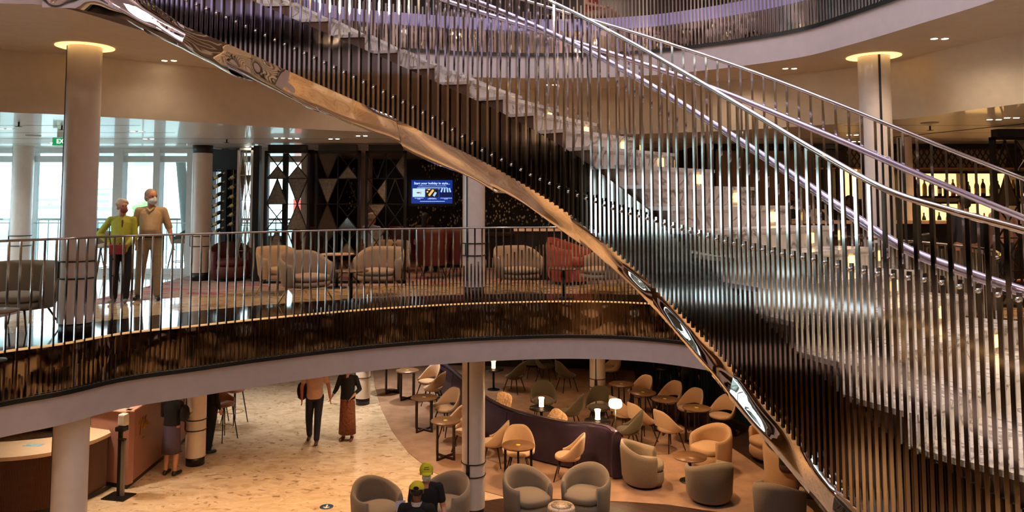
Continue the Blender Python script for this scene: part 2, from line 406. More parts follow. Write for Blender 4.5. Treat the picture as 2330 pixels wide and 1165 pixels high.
def outer(p, c=(0, 6.3), bx=BX):
    d = Vector((p[0] - c[0], p[1] - c[1])); d.normalize(); t = 1e9
    if d.x > 1e-6: t = min(t, (bx[1] - c[0]) / d.x)
    if d.x < -1e-6: t = min(t, (bx[0] - c[0]) / d.x)
    if d.y > 1e-6: t = min(t, (bx[3] - c[1]) / d.y)
    if d.y < -1e-6: t = min(t, (bx[2] - c[1]) / d.y)
    return (c[0] + d.x * t, c[1] + d.y * t)
def annulus(loop, z, out=None):
    mb = MB(); n = len(loop); out = out or [outer(p) for p in loop]
    # corners are included so that no gap stays at the box corners
    vs = [(p[0], p[1], z) for p in loop] + [(q[0], q[1], z) for q in out]; fs = []
    for i in range(n):
        j = (i + 1) % n; fs.append((i, j, n + j, n + i))
        a, b_ = out[i], out[j]
        if abs(a[0] - b_[0]) > 1e-3 and abs(a[1] - b_[1]) > 1e-3:
            cx = a[0] if abs(abs(a[0]) - 16) < 1e-3 else b_[0]; cy = a[1] if (abs(a[1] - BX[2]) < 1e-3 or abs(a[1] - BX[3]) < 1e-3) else b_[1]
            vs.append((cx, cy, z)); fs.append((n + i, n + j, len(vs) - 1))
    mb.add(vs, fs); return mb
def ribbon(loop, z0, z1, closed=True, off=0, c=(0, 6.3), off1=None):
    mb = MB(); rows = []
    n = len(loop)
    for z, o_ in ((z0, off), (z1, off if off1 is None else off1)):
        row = []
        for p in loop:
            d = Vector((p[0] - c[0], p[1] - c[1])).normalized(); row.append((p[0] + d.x * o_, p[1] + d.y * o_, z))
        rows.append(row)
    mb.grid(rows, True, closed); return mb
def offloop(loop, o_, c=(0, 6.3)):
    out = []
    for p in loop:
        d = Vector((p[0] - c[0], p[1] - c[1], 0)).normalized(); out.append(Vector((p[0], p[1], 0)) + d * o_)
    return out
# floors
struct('floor', MB().box((0, 8.5, ZL - .1), (32, 31, .2)), M['marble_low'])
mbf = annulus(ML, ZM); struct('floor.001', mbf, M['floor_mid'])
struct('floor.002', annulus(UL, ZU), mat('upper_deck_floor', S(90, 72, 62), .5, 0, var=.2, scale=3))
# lower ceiling and middle fascia
struct('ceiling', annulus(ML, SOF_L), M['ceilwarm'])
struct('trim_1', ribbon(ML, SOF_L, -.565), M['fascia'])
struct('trim_2', ribbon(ML, -.575, -.525, off=-.03), M['black'])
tr = ribbon(ML, -.525, -.02, off=.012); struct('trim_3', tr, M['mirror_bronze'])
mb = MB(); q = offloop(ML, -.012); mb.tube([Vector((p.x, p.y, -.004)) for p in q], .014, 6, closed=True); struct('trim_4', mb, mat('lit_brass_edge', S(226, 170, 90), .3, .9, emit=(1, .6, .25), es=.35))
# upper fascia, soffit, bulkhead, lounge ceiling
struct('trim_5', ribbon(UL, SOF_U, 3.79), M['fascia'])
struct('trim_6', ribbon(UL, 3.78, 3.83, off=-.03), M['black'])
struct('trim_7', ribbon(UL, 3.83, 4.18, off=.012), M['mirror_bronze'])
struct('trim_8', ribbon(UL, 4.18, 4.36, off=-.0), mat('lilac_edge_trim', S(196, 186, 228), .4, emit=S(170, 160, 235), es=.10))
wpx = [(0, 112), (160, 124), (330, 140), (500, 157), (700, 178), (950, 196), (1250, 205), (1400, 200), (1586, 190), (1750, 175), (2000, 146), (2150, 112), (2330, 73)]
wpts = [at(x, y, SOF_U) for x, y in wpx]
wloop = [(-6.9, 6.8), (-6.5, 8.1)] + [(p.x, p.y) for p in wpts] + [(6.2, 6.9), (6.6, 5), (6.2, 2.5), (4.5, .6), (0, -.4), (-4.5, .5), (-6.6, 3), (-7.1, 5)]
WL = loop2(wloop, 240)
def radial_dist(loop, ang, c=(0, 6.3)):
    best = None
    for i in range(len(loop)):
        a, b_ = loop[i], loop[(i + 1) % len(loop)]
        aa = math.atan2(a[1] - c[1], a[0] - c[0]); bb = math.atan2(b_[1] - c[1], b_[0] - c[0])
        d = (bb - aa + PI) % (2 * PI) - PI; e = (ang - aa + PI) % (2 * PI) - PI
        if d != 0 and 0 <= e / d <= 1: 
            t = e / d; p = Vector((a[0], a[1])).lerp(Vector((b_[0], b_[1])), t); return (p - Vector(c)).length
    return None
NA = 240; angs = [2 * PI * k / NA for k in range(NA)]
def polar(loop):
    r = [radial_dist(loop, a) or 6 for a in angs]; return [Vector((math.cos(a) * q, 6.3 + math.sin(a) * q, 0)) for a, q in zip(angs, r)]
PU, PW = polar(UL), polar(WL)
mb = MB(); mb.grid([[(p.x, p.y, SOF_U) for p in PU], [(p.x, p.y, SOF_U) for p in PW]], False, True); struct('ceiling.001', mb, M['soffit'])
wb = [(p.x, p.y) for p in (at(x, y, LOUNGE) for x, y in [(0, 262), (230, 277), (600, 301)])]
PB = []
for p in PW:
    d = (p - Vector((0, 6.3, 0))); PB.append(p + d.normalized() * .28)
mb = MB(); mb.grid([[(p.x, p.y, SOF_U) for p in PW], [(p.x + .0, p.y, SOF_U - .03) for p in PW], [(q.x, q.y, LOUNGE) for q in PB]], True, True); struct('wall_bulkhead', mb, M['soffit'])
mbl = annulus([(p.x, p.y) for p in PB], LOUNGE); struct('ceiling.002', mbl, M['ceilgloss'])
struct('ceiling.003', MB().box((0, 8.5, 7.7), (32, 31, .1)), M['lilac'])
# panel joints on the glossy lounge ceiling
mb = MB()
for yy in (8.6, 9.8, 11, 12.2, 13.4, 14.6, 15.8):
    for sx in (-1, 1):
        x0 = 6.9 if yy < 11 else 5.2
        if yy < 12.3: mb.box((sx * (x0 + 16) / 2, yy, LOUNGE - .001), (16 - x0, .006, .003))
        else: mb.box((sx * 8, yy, LOUNGE - .001), (15.9, .006, .003))
mb.bar((8.2, 8.8, LOUNGE - .004), (6.9, 13.6, LOUNGE - .004), .03, .008)
struct('trim_9', mb, M['blackmetal'])
# ---- outer walls
W = M['wallbeige']
struct('wall_front', MB().box((0, -7.05, 2), (32, .1, 11.4)), W)
struct('wall_right', MB().box((16.05, 8.5, 2), (.1, 31, 11.4)), W)
mb = MB()
for (z0, z1) in ((-3.6, .5), (2.5, 5.2), (6.6, 7.7)): mb.box((-16.05, 8.5, (z0 + z1) / 2), (.1, 31, z1 - z0))
for k in range(15): mb.box((-16.05, -6.4 + k * 2.1, 2), (.1, .25, 11.3))
mb.box((-16.05, -.55, 2), (.1, 13.0, 11.3))
struct('wall_left', mb, W)
mb = MB(); mb.box((0, 24.05, -2.2), (32, .1, 2.8)); struct('wall_lower_back', mb, M['darkwall'])
mb = MB(); mb.box((6, 17.3, 5.95), (20, .1, 3.3)); struct('wall_upper_back', mb, M['darkwall'])
# middle deck back walls
YW = 16.3
struct('wall_back', MB().box((.2, 20.3, 1.4), (8.4, .1, 2.8)), M['mosaic'])
struct('wall_return', MB().box((-4.0, 18.35, 1.4), (.12, 3.9, 2.8)), M['darkwall'])
struct('wall_side', MB().box((4.25, 17.4, 1.4), (.12, 5.8, 2.8)), M['darkwall'])
YB = 14.7
mb = MB(); mb.box((10.1, YB + .3, 1.4), (11.8, .1, 2.8)); struct('wall_bar', mb, M['darkwall'])
# ---- windows of the promenade wall
xs = [-16.0]
for px in (-380, -300, -200, -110, -20, 72, 160, 274, 361, 440, 520, 600, 690):
    xs.append((px - PX) / FPX * YW)
xs = sorted(set(round(x, 3) for x in xs)); xs[-1] = -4.06
wi = 0
for i in range(len(xs) - 1):
    x0, x1 = xs[i], xs[i + 1]; wi += 1; cx = (x0 + x1) / 2; w = x1 - x0
    if w < .3: continue
    mb = MB()
    mb.box((x0, YW, 1.35), (.14 if i % 2 else .2, .24, 2.7)); mb.box((x1 - .04, YW + .02, 1.35), (.1, .2, 2.68))
    mb.box((cx, YW, 2.66), (w, .22, .08)); mb.box((cx, YW + .02, 2.49), (w, .16, .13)); mb.box((cx, YW, .06), (w, .2, .12)); mb.box((cx, YW + .02, 1.1), (w, .03, .025))
    o = struct('window_%d' % wi, mb, M['frame'])
    MB().box((cx, YW + .05, 1.35), (w - .1, .012, 2.5)).build('pane', M['glass'], o)
for k in range(6, 14):
    wi += 1; y0 = -6.4 + k * 2.1 + 1.05
    mb = MB(); mb.box((-16.02, y0, 2.42), (.12, 1.85, .12)); mb.box((-16.02, y0, .55), (.12, 1.85, .1)); mb.box((-16.02, y0, 1.5), (.1, .06, 1.85))
    o = struct('window_%d' % wi, mb, M['frame']); MB().box((-16.02, y0, 1.5), (.012, 1.85, 1.95)).build('pane', M['glass'], o)
# ---- outdoors beyond the windows
st = struct('floor.003', MB().box((-20, 60, -12.3), (400, 800, .2)), mat('harbour_ground', S(150, 170, 160), .8, 0, var=.3, scale=.05))
def tower(px0, px1, ytop, d, col, label, nrow, ncol):
    x0 = (px0 - PX) / FPX * d; x1 = (px1 - PX) / FPX * d; zt = 1.6 + (455 - ytop) / FPX * d
    t = thing('building', label, 'building', ((x0 + x1) / 2, d, -12.2))
    w = x1 - x0; h = zt + 12.2; MB().box((0, 0, h / 2), (w, w * .7, h)).build('facade', mat('facade_' + str(px0), col, .8), t)
    MB().box((0, 0, h + .2), (w * 1.04, w * .74, .4)).build('roof', mat('roof_slab', S(150, 150, 150), .8), t)
    if nrow:
        mb = MB()
        for r_ in range(nrow): mb.box((0, -w * .35 - .05, h - (r_ + .6) * h / (nrow + 2.5)), (w * .86, .1, h / (nrow + 2.5) * .4))
        mb.build('window_band', mat('window_band', S(140, 160, 170), .3), t)
tower(228, 258, 433, 150, S(226, 226, 222), 'pale apartment tower far outside behind the woman in the green cardigan', 9, 4)
tower(92, 128, 457, 130, S(200, 206, 206), 'low grey warehouse seen through the window left of the big column', 1, 1)
tower(96, 150, 474, 110, S(232, 236, 236), 'long white quay shed outside left of the big column', 0, 0)
tower(671, 697, 453, 140, S(196, 60, 46), 'red painted shed outside seen through the lattice screens', 0, 0)
tower(225, 262, 478, 100, S(190, 204, 206), 'low grey harbour building outside under the apartment tower', 1, 1)
for (px, ytop, d, wpx_, lab) in ((322, 446, 60, 44, 'pale green leafy tree outside between the couple'), (110, 455, 125, 30, 'small dark green tree outside above the warehouse')):
    x = (px - PX) / FPX * d; zt = 1.6 + (455 - ytop) / FPX * d; r_ = wpx_ / 2 / FPX * d
    t = thing('tree', lab, 'tree', (x, d, -12.2)); mb = MB()
    for k in range(14):
        a = random.uniform(0, 6.28); rr = r_ * .6 * random.random() ** .5
        mb.ell((rr * math.cos(a), rr * math.sin(a), zt + 12.2 - r_ * .7 - random.random() * r_ * 1.5), (r_ * .45, r_ * .45, r_ * .42), 10, 6)
    mb.build('crown', mat('tree_leaves', S(150, 180, 120), .9, 0, var=.3, scale=1), t); MB().tube([(0, 0, 0), (0, 0, zt + 12.2 - r_)], r_ * .08, 8).build('trunk', M['wood'], t)
# promenade railing outside, with diagonal braces of the hull
t = thing('promenade_railing', 'grey railing with thin bars and glass on the promenade outside the windows', 'railing', (0, 18.6, 0))
mb = MB(); mb.tube([(-16, 0, 1.12), (-4.2, 0, 1.12)], .03, 8); mb.build('top_rail', M['frame'], t)
mb = MB()
for k in range(48): mb.box((-15.9 + k * .245, 0, .56), (.02, .02, 1.1))
mb.build('bar_row', M['frame'], t); MB().box((-10.1, .03, .55), (11.8, .01, 1.0)).build('glass_panel', M['glass'], t)
for (px0, px1, lab) in ((400, 432, 'white slanted hull brace outside the window beside the column'),):
    x0 = (px0 - PX) / FPX * 17.6; x1 = (px1 - PX) / FPX * 17.6
    tag(MB().tube([(x0 + .1, 17.6, 2.6), (x1 + .05, 17.6, .0)], .11, 12).build('hull_brace', M['frame']), lab, 'brace')
# ================================================================== COLUMNS
def column(x, y, z0, z1, label, r=.19, slot=R(215), cap=False, cove=False, grp=None):
    t = thing('column', label, 'column', (x, y, z0), 0, grp); h = z1 - z0
    MB().lathe([(r, .16), (r, h)], seg=40, cap=False).build('shaft', M['colwhite'], t)
    MB().lathe([(r * .93, 0), (r * .93, .17)], seg=40).build('plinth', M['black'], t)
    a = slot; mb = MB(); mb.box((math.cos(a) * (r - .002), math.sin(a) * (r - .002), h / 2 + .08), (.016, .026, h - .17), a); mb.build('shadow_gap', M['black'], t)
    for zz in (.68, .88):
        MB().tube([(math.cos(q * PI / 16) * (r + .008), math.sin(q * PI / 16) * (r + .008), zz) for q in range(32)], .009, 6, closed=True).build('band', M['blackmetal'], t)
    MB().box((math.cos(a) * (r + .004), math.sin(a) * (r + .004), .78), (.03, .06, .2), a).build('clip', M['black'], t)
    if cap: MB().lathe([(r + .004, h - .16), (r + .004, h - .005)], seg=32).build('capital', M['black'], t)
    if cove: MB().lathe([(r + .005, h - .006), (r * 1.7, h - .006)], seg=40, cap=False).build('cove_light', M['ring'], t)
    return t
column(-4.93, 8.95, 0, SOF_U, 'large white round column beside the couple, topped by a glowing amber ring', cove=True)
column(4.93, 9.56, 0, SOF_U, 'white round column behind the stair rails on the right, with a glowing amber ring', cove=True, slot=R(262))
column(-.31, 12.62, 0, LOUNGE, 'white round column at the balcony rim beside the wall screen', slot=R(235))
column(-5.84, 15.05, 0, LOUNGE, 'white column with black cap in front of the windows beside the wine display', cap=True, slot=R(180))
column(-9.55, 15.2, 0, LOUNGE, 'white round column by the windows at the left edge of the middle deck', slot=R(200))
column(-3.3, 19.4, 0, LOUNGE, 'slim white column seen between two lattice screens', slot=R(200))
column(7.3, 13.2, 0, LOUNGE, 'white column behind the amber ringed one, in front of the lit bar', r=.12, slot=R(200))
column(-4.93, 8.95, ZL, SOF_L, 'white column on the lower deck in front of the curved reception counter', slot=R(205))
column(-.31, 12.62, ZL, SOF_L, 'white column on the lower deck beside the seated staff in yellow caps', slot=R(245))
column(-5.84, 15.05, ZL, SOF_L, 'white column on the lower deck beside the woman in the purple skirt', slot=R(190))
column(-3.3, 19.4, ZL, SOF_L, 'white column on the lower deck behind the walking couple', slot=R(200))
column(2.55, 18.4, ZL, SOF_L, 'white column on the lower deck behind the curved sofa', slot=R(250))
column(4.93, 9.56, ZL, SOF_L, 'white lower deck column hidden mostly behind the staircase')
# ================================================================== BALUSTRADES
def bar_mesh(name, w, d, h, m):
    me = MB().box((0, 0, h / 2), (w, d, h)).mesh(name); me.materials.append(m); return me
BARM = bar_mesh('baluster', .020, .020, 1.0, M['chrome'])
def place_bar(name, me, p, tang, h, parent, cnt, sw=1.0):
    o = bpy.data.objects.new(name, me); COL.objects.link(o); o.parent = parent; o.location = p
    o.rotation_euler = (0, 0, math.atan2(tang.y, tang.x)); o.scale = (sw, 1, h); return o
def bars(parent, name, spots, me, sw=1.0, key=None):
    """spots: (point, tangent, height); nearest 100 as parts, the rest as one part"""
    spots = sorted(spots, key=lambda s: key(s) if key else (s[0] - EYE).length)
    for s in spots[:100]: place_bar(name, me, s[0], s[1], s[2], parent, 0, sw)
    if len(spots) > 100:
        mb = MB()
        for p, t_, h in spots[100:]: mb.box((p[0], p[1], p[2] + h / 2), (.020 * sw, .020, h), math.atan2(t_.y, t_.x))
        mb.build(name, me.materials[0], parent)['kind'] = 'stuff'
def lerp_tab(tab, v):
    if v <= tab[0][0]: return tab[0][1]
    for a, b_ in zip(tab, tab[1:]):
        if v <= b_[0]: return a[1] + (b_[1] - a[1]) * (v - a[0]) / (b_[0] - a[0])
    return tab[-1][1]
def pxof(p):
    q = Vector(p) - EYE; f = q.y * math.cos(PITCH) + q.z * math.sin(PITCH); return PX + FPX * q.x / f
# middle balcony: from far left round to the right of the stair
a0 = 0; idx = [i for i in range(len(ML))]
path = [Vector((p.x, p.y, 0)) for p in offloop(ML, -.035)]
i0 = min(range(len(path)), key=lambda i: (path[i] - Vector((-6, 5.6, 0))).length); i1 = min(range(len(path)), key=lambda i: (path[i] - Vector((3.75, 5.6, 0))).length)
path = (path + path)[i0:i1 + 1] if i1 > i0 else (path + path)[i0:i1 + len(path) + 1]
t = thing('balcony_balustrade', 'curved chrome balustrade round the rim of the middle deck', 'balustrade')
sp, sh = [], []
htab = [(0, -.30), (300, -.22), (650, -.02), (760, .12), (884, .28), (1110, .68), (1300, 1.0), (1500, 1.12)]
for p, tg, s_ in walk(path, .058):
    k = int(round(s_ / .058 - .5))
    if p.y < 6.2 and p.x < 0: continue
    if k % 2 == 0: sp.append((Vector((p.x, p.y, -.52)), tg, 1.68))
    else:
        h = lerp_tab(htab, pxof((p.x, p.y, 0))); sh.append((Vector((p.x, p.y, -.52)), tg, .52 + h))
kf = lambda s: (s[0].y < 9.0 and s[0].x > 3.9) * 50 + (s[0] - EYE).length
bars(t, 'baluster', sp, BARM, key=kf); bars(t, 'short_baluster', sh, BARM, key=kf)
MB().tube([Vector((p.x, p.y, 1.165)) for p in path], .014, 8).build('top_rail', M['chrome_dark'], t)
# upper balcony
path = [Vector((p.x, p.y, 0)) for p in offloop(UL, -.035)]
i0 = min(range(len(path)), key=lambda i: (path[i] - Vector((-3.75, 8.4, 0))).length); i1 = min(range(len(path)), key=lambda i: (path[i] - Vector((4.7, 5.6, 0))).length)
path = (path + path)[i0:i1 + 1] if i1 > i0 else (path + path)[i0:i1 + len(path) + 1]
t = thing('balcony_balustrade', 'curved chrome balustrade on the rim of the upper deck above the bar', 'balustrade')
sp, sh = [], []
htab = [(900, .12), (1080, .10), (1250, .12), (1400, .3), (1540, .45), (1650, 1.1)]
for p, tg, s_ in walk(path, .055):
    k = int(round(s_ / .055 - .5))
    if k % 2 == 0: sp.append((Vector((p.x, p.y, 3.83)), tg, 1.67))
    else: h = lerp_tab(htab, pxof((p.x, p.y, 4.3))); sh.append((Vector((p.x, p.y, 3.83)), tg, .52 + h))
bars(t, 'baluster', sp, BARM, key=lambda s: abs(s[0].y - 9.8)); bars(t, 'short_baluster', sh, BARM, key=lambda s: abs(s[0].y - 9.8))
MB().tube([Vector((p.x, p.y, 5.5)) for p in path], .014, 8).build('top_rail', M['chrome_dark'], t)
# ================================================================== STAIRCASE
NT = [(-4.12, 6.9, 4.40), (-3.55, 6.88, 4.08), (-2.96, 6.86, 3.76), (-2.33, 6.84, 3.49), (-1.69, 6.78, 3.2), (-1.07, 6.70, 2.92), (-.47, 6.57, 2.63), (.11, 6.35, 2.33), (.64, 5.98, 1.98), (1.06, 5.46, 1.6), (1.37, 4.89, 1.24), (1.59, 4.34, .93), (1.75, 3.88, .68), (1.905, 3.55, .49), (2.07, 3.30, .39), (2.26, 3.07, .30), (2.5, 2.78, .16), (2.76, 2.5, -.01)]
FT = [(4.40, -3.85, 8.28), (3.9, -2.9, 8.28), (3.6, -2.2, 8.22), (3.2, -1.35, 8.05), (2.8, -.45, 7.78), (2.4, .48, 7.38), (2.0, 1.35, 6.9), (1.6, 2.13, 6.42), (1.2, 2.72, 5.86), (.8, 3.3, 5.36), (.4, 4.0, 4.95), (0, 4.9, 4.7), (-.01, 4.92, 4.7)]
NP = smoothpts(NT, 500)
FS = smoothpts([(x, y, z) for z, x, y in FT], 400)
def onz_curve(C, z):
    for a, b_ in zip(C, C[1:]):
        if a.z >= z >= b_.z:
            f = (a.z - z) / max(a.z - b_.z, 1e-9); return a.lerp(b_, f)
    return C[0].copy() if z > C[0].z else C[-1].copy()
stair = thing('staircase', 'curved open staircase with white marble steps, rippled mirror underside and chrome balustrades', 'staircase')
NS = 28; RZ = ZU / NS
fill = MB()
for k in range(1, NS + 1):
    z0, z1 = (k - 1) * RZ, k * RZ
    n0, f0 = onz_curve(NP, z0), onz_curve(FS, z0); n1, f1 = onz_curve(NP, z1), onz_curve(FS, z1)
    w = (f0 - n0); w.z = 0; w.normalize(); back = (n1 - n0); back.z = 0; back.normalize()
    bkf = (f1 - f0); bkf.z = 0; bkf.normalize()
    mb = MB()
    def slab(a, b_, c, d, zb, zt):
        vs = [(q.x, q.y, z) for z in (zb, zt) for q in (a, b_, c, d)]
        mb.add(vs, [(3, 2, 1, 0), (4, 5, 6, 7), (0, 1, 5, 4), (1, 2, 6, 5), (2, 3, 7, 6), (3, 0, 4, 7)])
    nose = .022
    # tread with a small nosing
    slab(n0 - back * nose, f0 - bkf * nose, f1 + bkf * .02, n1 + back * .02, z1 - .028, z1)
    slab(n0, f0, f0 + bkf * .02, n0 + back * .02, z0 - .02, z1 - .028)
    # cladding seam below the nosing
    slab(n0 - back * .006, f0 - bkf * .006, f0, n0, z1 - .055, z1 - .05)
    st_ = mb.build('step', M['marble_step'], stair)
    # small amber light near the far end of the riser
    lp = n0.lerp(f0, .80); mb2 = MB()
    vs = []
    a = lp - back * .012; b_ = lp + w * .075 - back * .012
    mb2.add([(a.x, a.y, z0 + .03), (b_.x, b_.y, z0 + .03), (b_.x, b_.y, z1 - .05), (a.x, a.y, z1 - .05), (a.x + back.x * .02, a.y + back.y * .02, z0 + .03), (b_.x + back.x * .02, b_.y + back.y * .02, z0 + .03), (b_.x + back.x * .02, b_.y + back.y * .02, z1 - .05), (a.x + back.x * .02, a.y + back.y * .02, z1 - .05)],
            [(0, 1, 2, 3), (7, 6, 5, 4), (0, 4, 5, 1), (1, 5, 6, 2), (2, 6, 7, 3), (3, 7, 4, 0)])
    mb2.build('step_light', M['stepglow'], st_)
    # solid core under each step, set in a little from both ends
    def core(A, B, C_, zt):
        a, b_, c = A + w * .02, B + w * .02, None
    a, b_, c, d = n0 + w * .02 + back * .021, f0 - w * .02 + bkf * .021, f1 - w * .02 + bkf * .021, n1 + w * .02 + back * .021
    vs = [(a.x, a.y, z0 - .3), (b_.x, b_.y, z0 - .3), (c.x, c.y, z1 - .3), (d.x, d.y, z1 - .3), (a.x, a.y, z1 - .03), (b_.x, b_.y, z1 - .03), (c.x, c.y, z1 - .03), (d.x, d.y, z1 - .03)]
    fill.add(vs, [(3, 2, 1, 0), (4, 5, 6, 7), (0, 1, 5, 4), (1, 2, 6, 5), (2, 3, 7, 6), (3, 0, 4, 7)])
fill.build('step_core', mat('step_core_brown', S(120, 98, 84), .35, .3), stair)
def side(C, sgn, step=1):
    """samples (point, tangent, outward)"""
    out = []
    for i in range(0, len(C), step):
        a, b_ = C[max(i - 3, 0)], C[min(i + 3, len(C) - 1)]; tg = (b_ - a); tz = tg.copy(); tz.z = 0; tz.normalize()
        n = Vector((tz.y, -tz.x, 0)) * sgn; out.append((C[i], tz, n))
    return out
SN = side(NP, 1, 2)
if SN[100][2].dot(Vector((-.5, -1, 0))) < 0: SN = side(NP, -1, 2)
SF = side(FS, -1, 2)
if SF[100][2].dot(Vector((.5, 1, 0))) < 0: SF = side(FS, 1, 2)
PDROP, BDROP = .50, .74
def panel(S_, name, mtl):
    rows = []
    for zz in (-.5, -.38, -.25, -.12, 0.0):
        rows.append([p + n * .015 + Vector((0, 0, zz)) for p, t_, n in S_])
    mb = MB(); mb.grid(rows); rows2 = [rows[-1], [p + n * .0 + Vector((0, 0, 0)) for p, t_, n in S_]]; mb.grid(rows2); return mb.build(name, mtl, stair)
panel(SN, 'side_panel', M['mirror_side']); panel(SF, 'side_panel', M['mirror_side'])
# rippled mirror underside, in panels about a metre long, each slightly twisted
def ripple(u, v, seed):
    return noise.noise(Vector((u * 1.4, v * 1.9, seed))) * .085 + noise.noise(Vector((u * 3.6 + 9, v * 4, seed))) * .016
def soffit_rows(i0, i1, seed):
    rows = []; K = 16
    for k in range(K + 1):
        f = k / K; row = []
        for i in range(i0, i1):
            p, tg, n = SN[i]; j = min(int(i * len(SF) / len(SN)), len(SF) - 1)
            q = onz_curve_fast(p.z)
            if f <= .35:      # outward edge strip that leans inward as it drops
                g = f / .35; ln = lerp_tab([(0, -.02), (1.1, -.01), (1.6, .07), (2.2, .15), (4, .2)], p.z); base = p + n * (.015 - ln * g) + Vector((0, 0, -PDROP - (BDROP - PDROP) * g))
            else:
                g = (f - .35) / .65; ln = lerp_tab([(0, -.02), (1.1, -.01), (1.6, .07), (2.2, .15), (4, .2)], p.z); a = p + n * (.015 - ln); base = a.lerp(Vector((q.x, q.y, p.z)), g) + Vector((0, 0, -BDROP - .02 * math.sin(g * PI)))
            s_ = i * .045; r_ = ripple(s_, f * 1.4, seed) * (0 if k in (0,) else 1)
            base = base + n * r_ * .8 + Vector((0, 0, r_ * .8)); row.append(base)
        rows.append(row)
    return rows
_fc = {}
def onz_curve_fast(z):
    k = round(z, 2)
    if k not in _fc: _fc[k] = onz_curve(FS, z)
    return _fc[k]
NPAN = 11; L_ = len(SN)
for s_ in range(NPAN):
    i0 = int(L_ * s_ / NPAN); i1 = min(int(L_ * (s_ + 1) / NPAN) + 1, L_)
    MB().grid(soffit_rows(i0, i1, s_ * 3.7)).build('soffit_panel', M['mirror_wave'], stair)
# mirrored cladding of the landing, where the flight meets the upper deck
rows = []
LP = smoothpts([(-4.22, 6.92, 0), (-3.7, 6.87, 0), (-3.2, 6.85, 0), (-2.85, 6.84, 0)], 40)
for i, p in enumerate(LP):
    f = i / 39; zb = lerp_tab([(0, 3.40), (.25, 3.38), (.6, 3.27), (1, 3.0)], f); ztp = lerp_tab([(0, 4.34), (.3, 4.2), (.7, 3.5), (1, 3.2)], f)
    rows.append([Vector((p.x, p.y - .02 + ripple(f * 1.6, v * 1.2, 31.) * .7, zb + (ztp - zb) * v)) for v in [k / 12 for k in range(13)]])
MB().grid(rows).build('landing_panel', M['mirror_wave'], stair)
# balusters
def dens(S_): return [Vector(p) for p, t_, n in S_]
stab = [(.0, .95), (.27, .91), (.34, .89), (.42, .85), (.575, .71), (.7, .615), (.835, .495), (.94, .405), (1.17, .22), (1.4, .06), (1.52, -.02), (1.7, -.143), (1.95, -.272), (2.165, -.347), (2.43, -.376), (2.6, -.31), (3.2, -.25), (4.4, -.2)]
def flights(S_, off, sp_, name_suffix=None, shorts=True, sw=1.0):
    P = [p + n * off for p, t_, n in S_]; main, short = [], []
    L = 0; nxt = .03; k = 0
    for i in range(len(P) - 1):
        a, b_ = P[i], P[i + 1]; d = Vector((b_.x - a.x, b_.y - a.y, 0)).length
        while nxt <= L + d:
            f = (nxt - L) / d; q = a.lerp(b_, f); tg = S_[i][1]
            if k % 2 == 0: main.append((q - Vector((0, 0, PDROP)), tg, PDROP + 1.15))
            elif shorts: short.append((q - Vector((0, 0, PDROP)), tg, PDROP + lerp_tab(stab, q.z)))
            nxt += sp_ * lerp_tab([(0, .74), (.4, .78), (1.0, .9), (2.0, 1.0), (4, 1.02)], q.z); k += 1
        L += d
    return main, short
mn, shn = flights(SN, .045, .046)
BARM2 = bar_mesh('stair_baluster', .017, .014, 1.0, M['chrome'])
bars(stair, 'baluster', mn, BARM2, 1.05); bars(stair, 'short_baluster', shn, BARM2, 1.05)
mb = MB()
for p, tg, h in shn:      # round pegs fixing the short bars
    n = Vector((tg.y, -tg.x, 0)); 
    if n.dot(Vector((-.5, -1, 0))) < 0: n = -n
    c = p + Vector((0, 0, h - .03)); mb.tube([c + n * .008, c + n * .022], .011, 10)
mb.build('fixing_peg', M['chrome'], stair)['kind'] = 'stuff'
mf, shf = flights(SF, .03, .055, shorts=False)
mf, _ = flights(SF, .03, .052, shorts=False)
for s_ in mf[:100]: place_bar('far_baluster', BARM2, s_[0], s_[1], s_[2], stair, 0, 1.0)
MB().tube([p + n * .045 + Vector((0, 0, 1.155)) for p, t_, n in SN], .016, 8).build('top_rail', M['chrome'], stair)
MB().tube([p + n * .03 + Vector((0, 0, 1.155)) for p, t_, n in SF], .016, 8).build('top_rail', M['chrome'], stair)
HR = mat('lilac_steel_handrail', S(196, 188, 210), .18, .8)
MB().tube([p - n * .07 + Vector((0, 0, .88)) for p, t_, n in SN], .024, 12).build('handrail', HR, stair)
MB().tube([p - n * .07 + Vector((0, 0, .88)) for p, t_, n in SF], .024, 12).build('handrail', HR, stair)
# ================================================================== FURNITURE
def wrap(a1, rx, ry, zb, zt, th=.045, lean=.05, n=26, cy=0, a0=None):
    """upholstered shell round the back (+Y); zb, zt give lower and upper edge by t in 0..1 (0 = middle of the back)"""
    rows = []
    for i in range(n + 1):
        t = -1 + 2 * i / n; a = PI / 2 + t * a1; b_, tt = zb(abs(t)), zt(abs(t)); h = tt - b_
        prof = [(0, 0), (-.5, .15), (-.5, .85), (-.2, 1.0), (.2, 1.0), (.5, .85), (.5, .15), (.0, 0)]
        row = []
        for o_, v in prof:
            ln = lean * (b_ + h * v); r_ = 1
            x = math.cos(a) * (rx + o_ * th + ln); y = math.sin(a) * (ry + o_ * th + ln) + cy
            row.append((x, y, b_ + h * v))
        rows.append(row)
    mb = MB(); mb.grid(rows); n_ = 8
    mb.f.append(tuple(range(n_))); mb.sm.append(True); o = len(mb.v) - n_; mb.f.append(tuple(o + k for k in reversed(range(n_)))); mb.sm.append(True)
    return mb
def ease(a, b_, t): t = min(max(t, 0), 1); t = t * t * (3 - 2 * t); return a + (b_ - a) * t
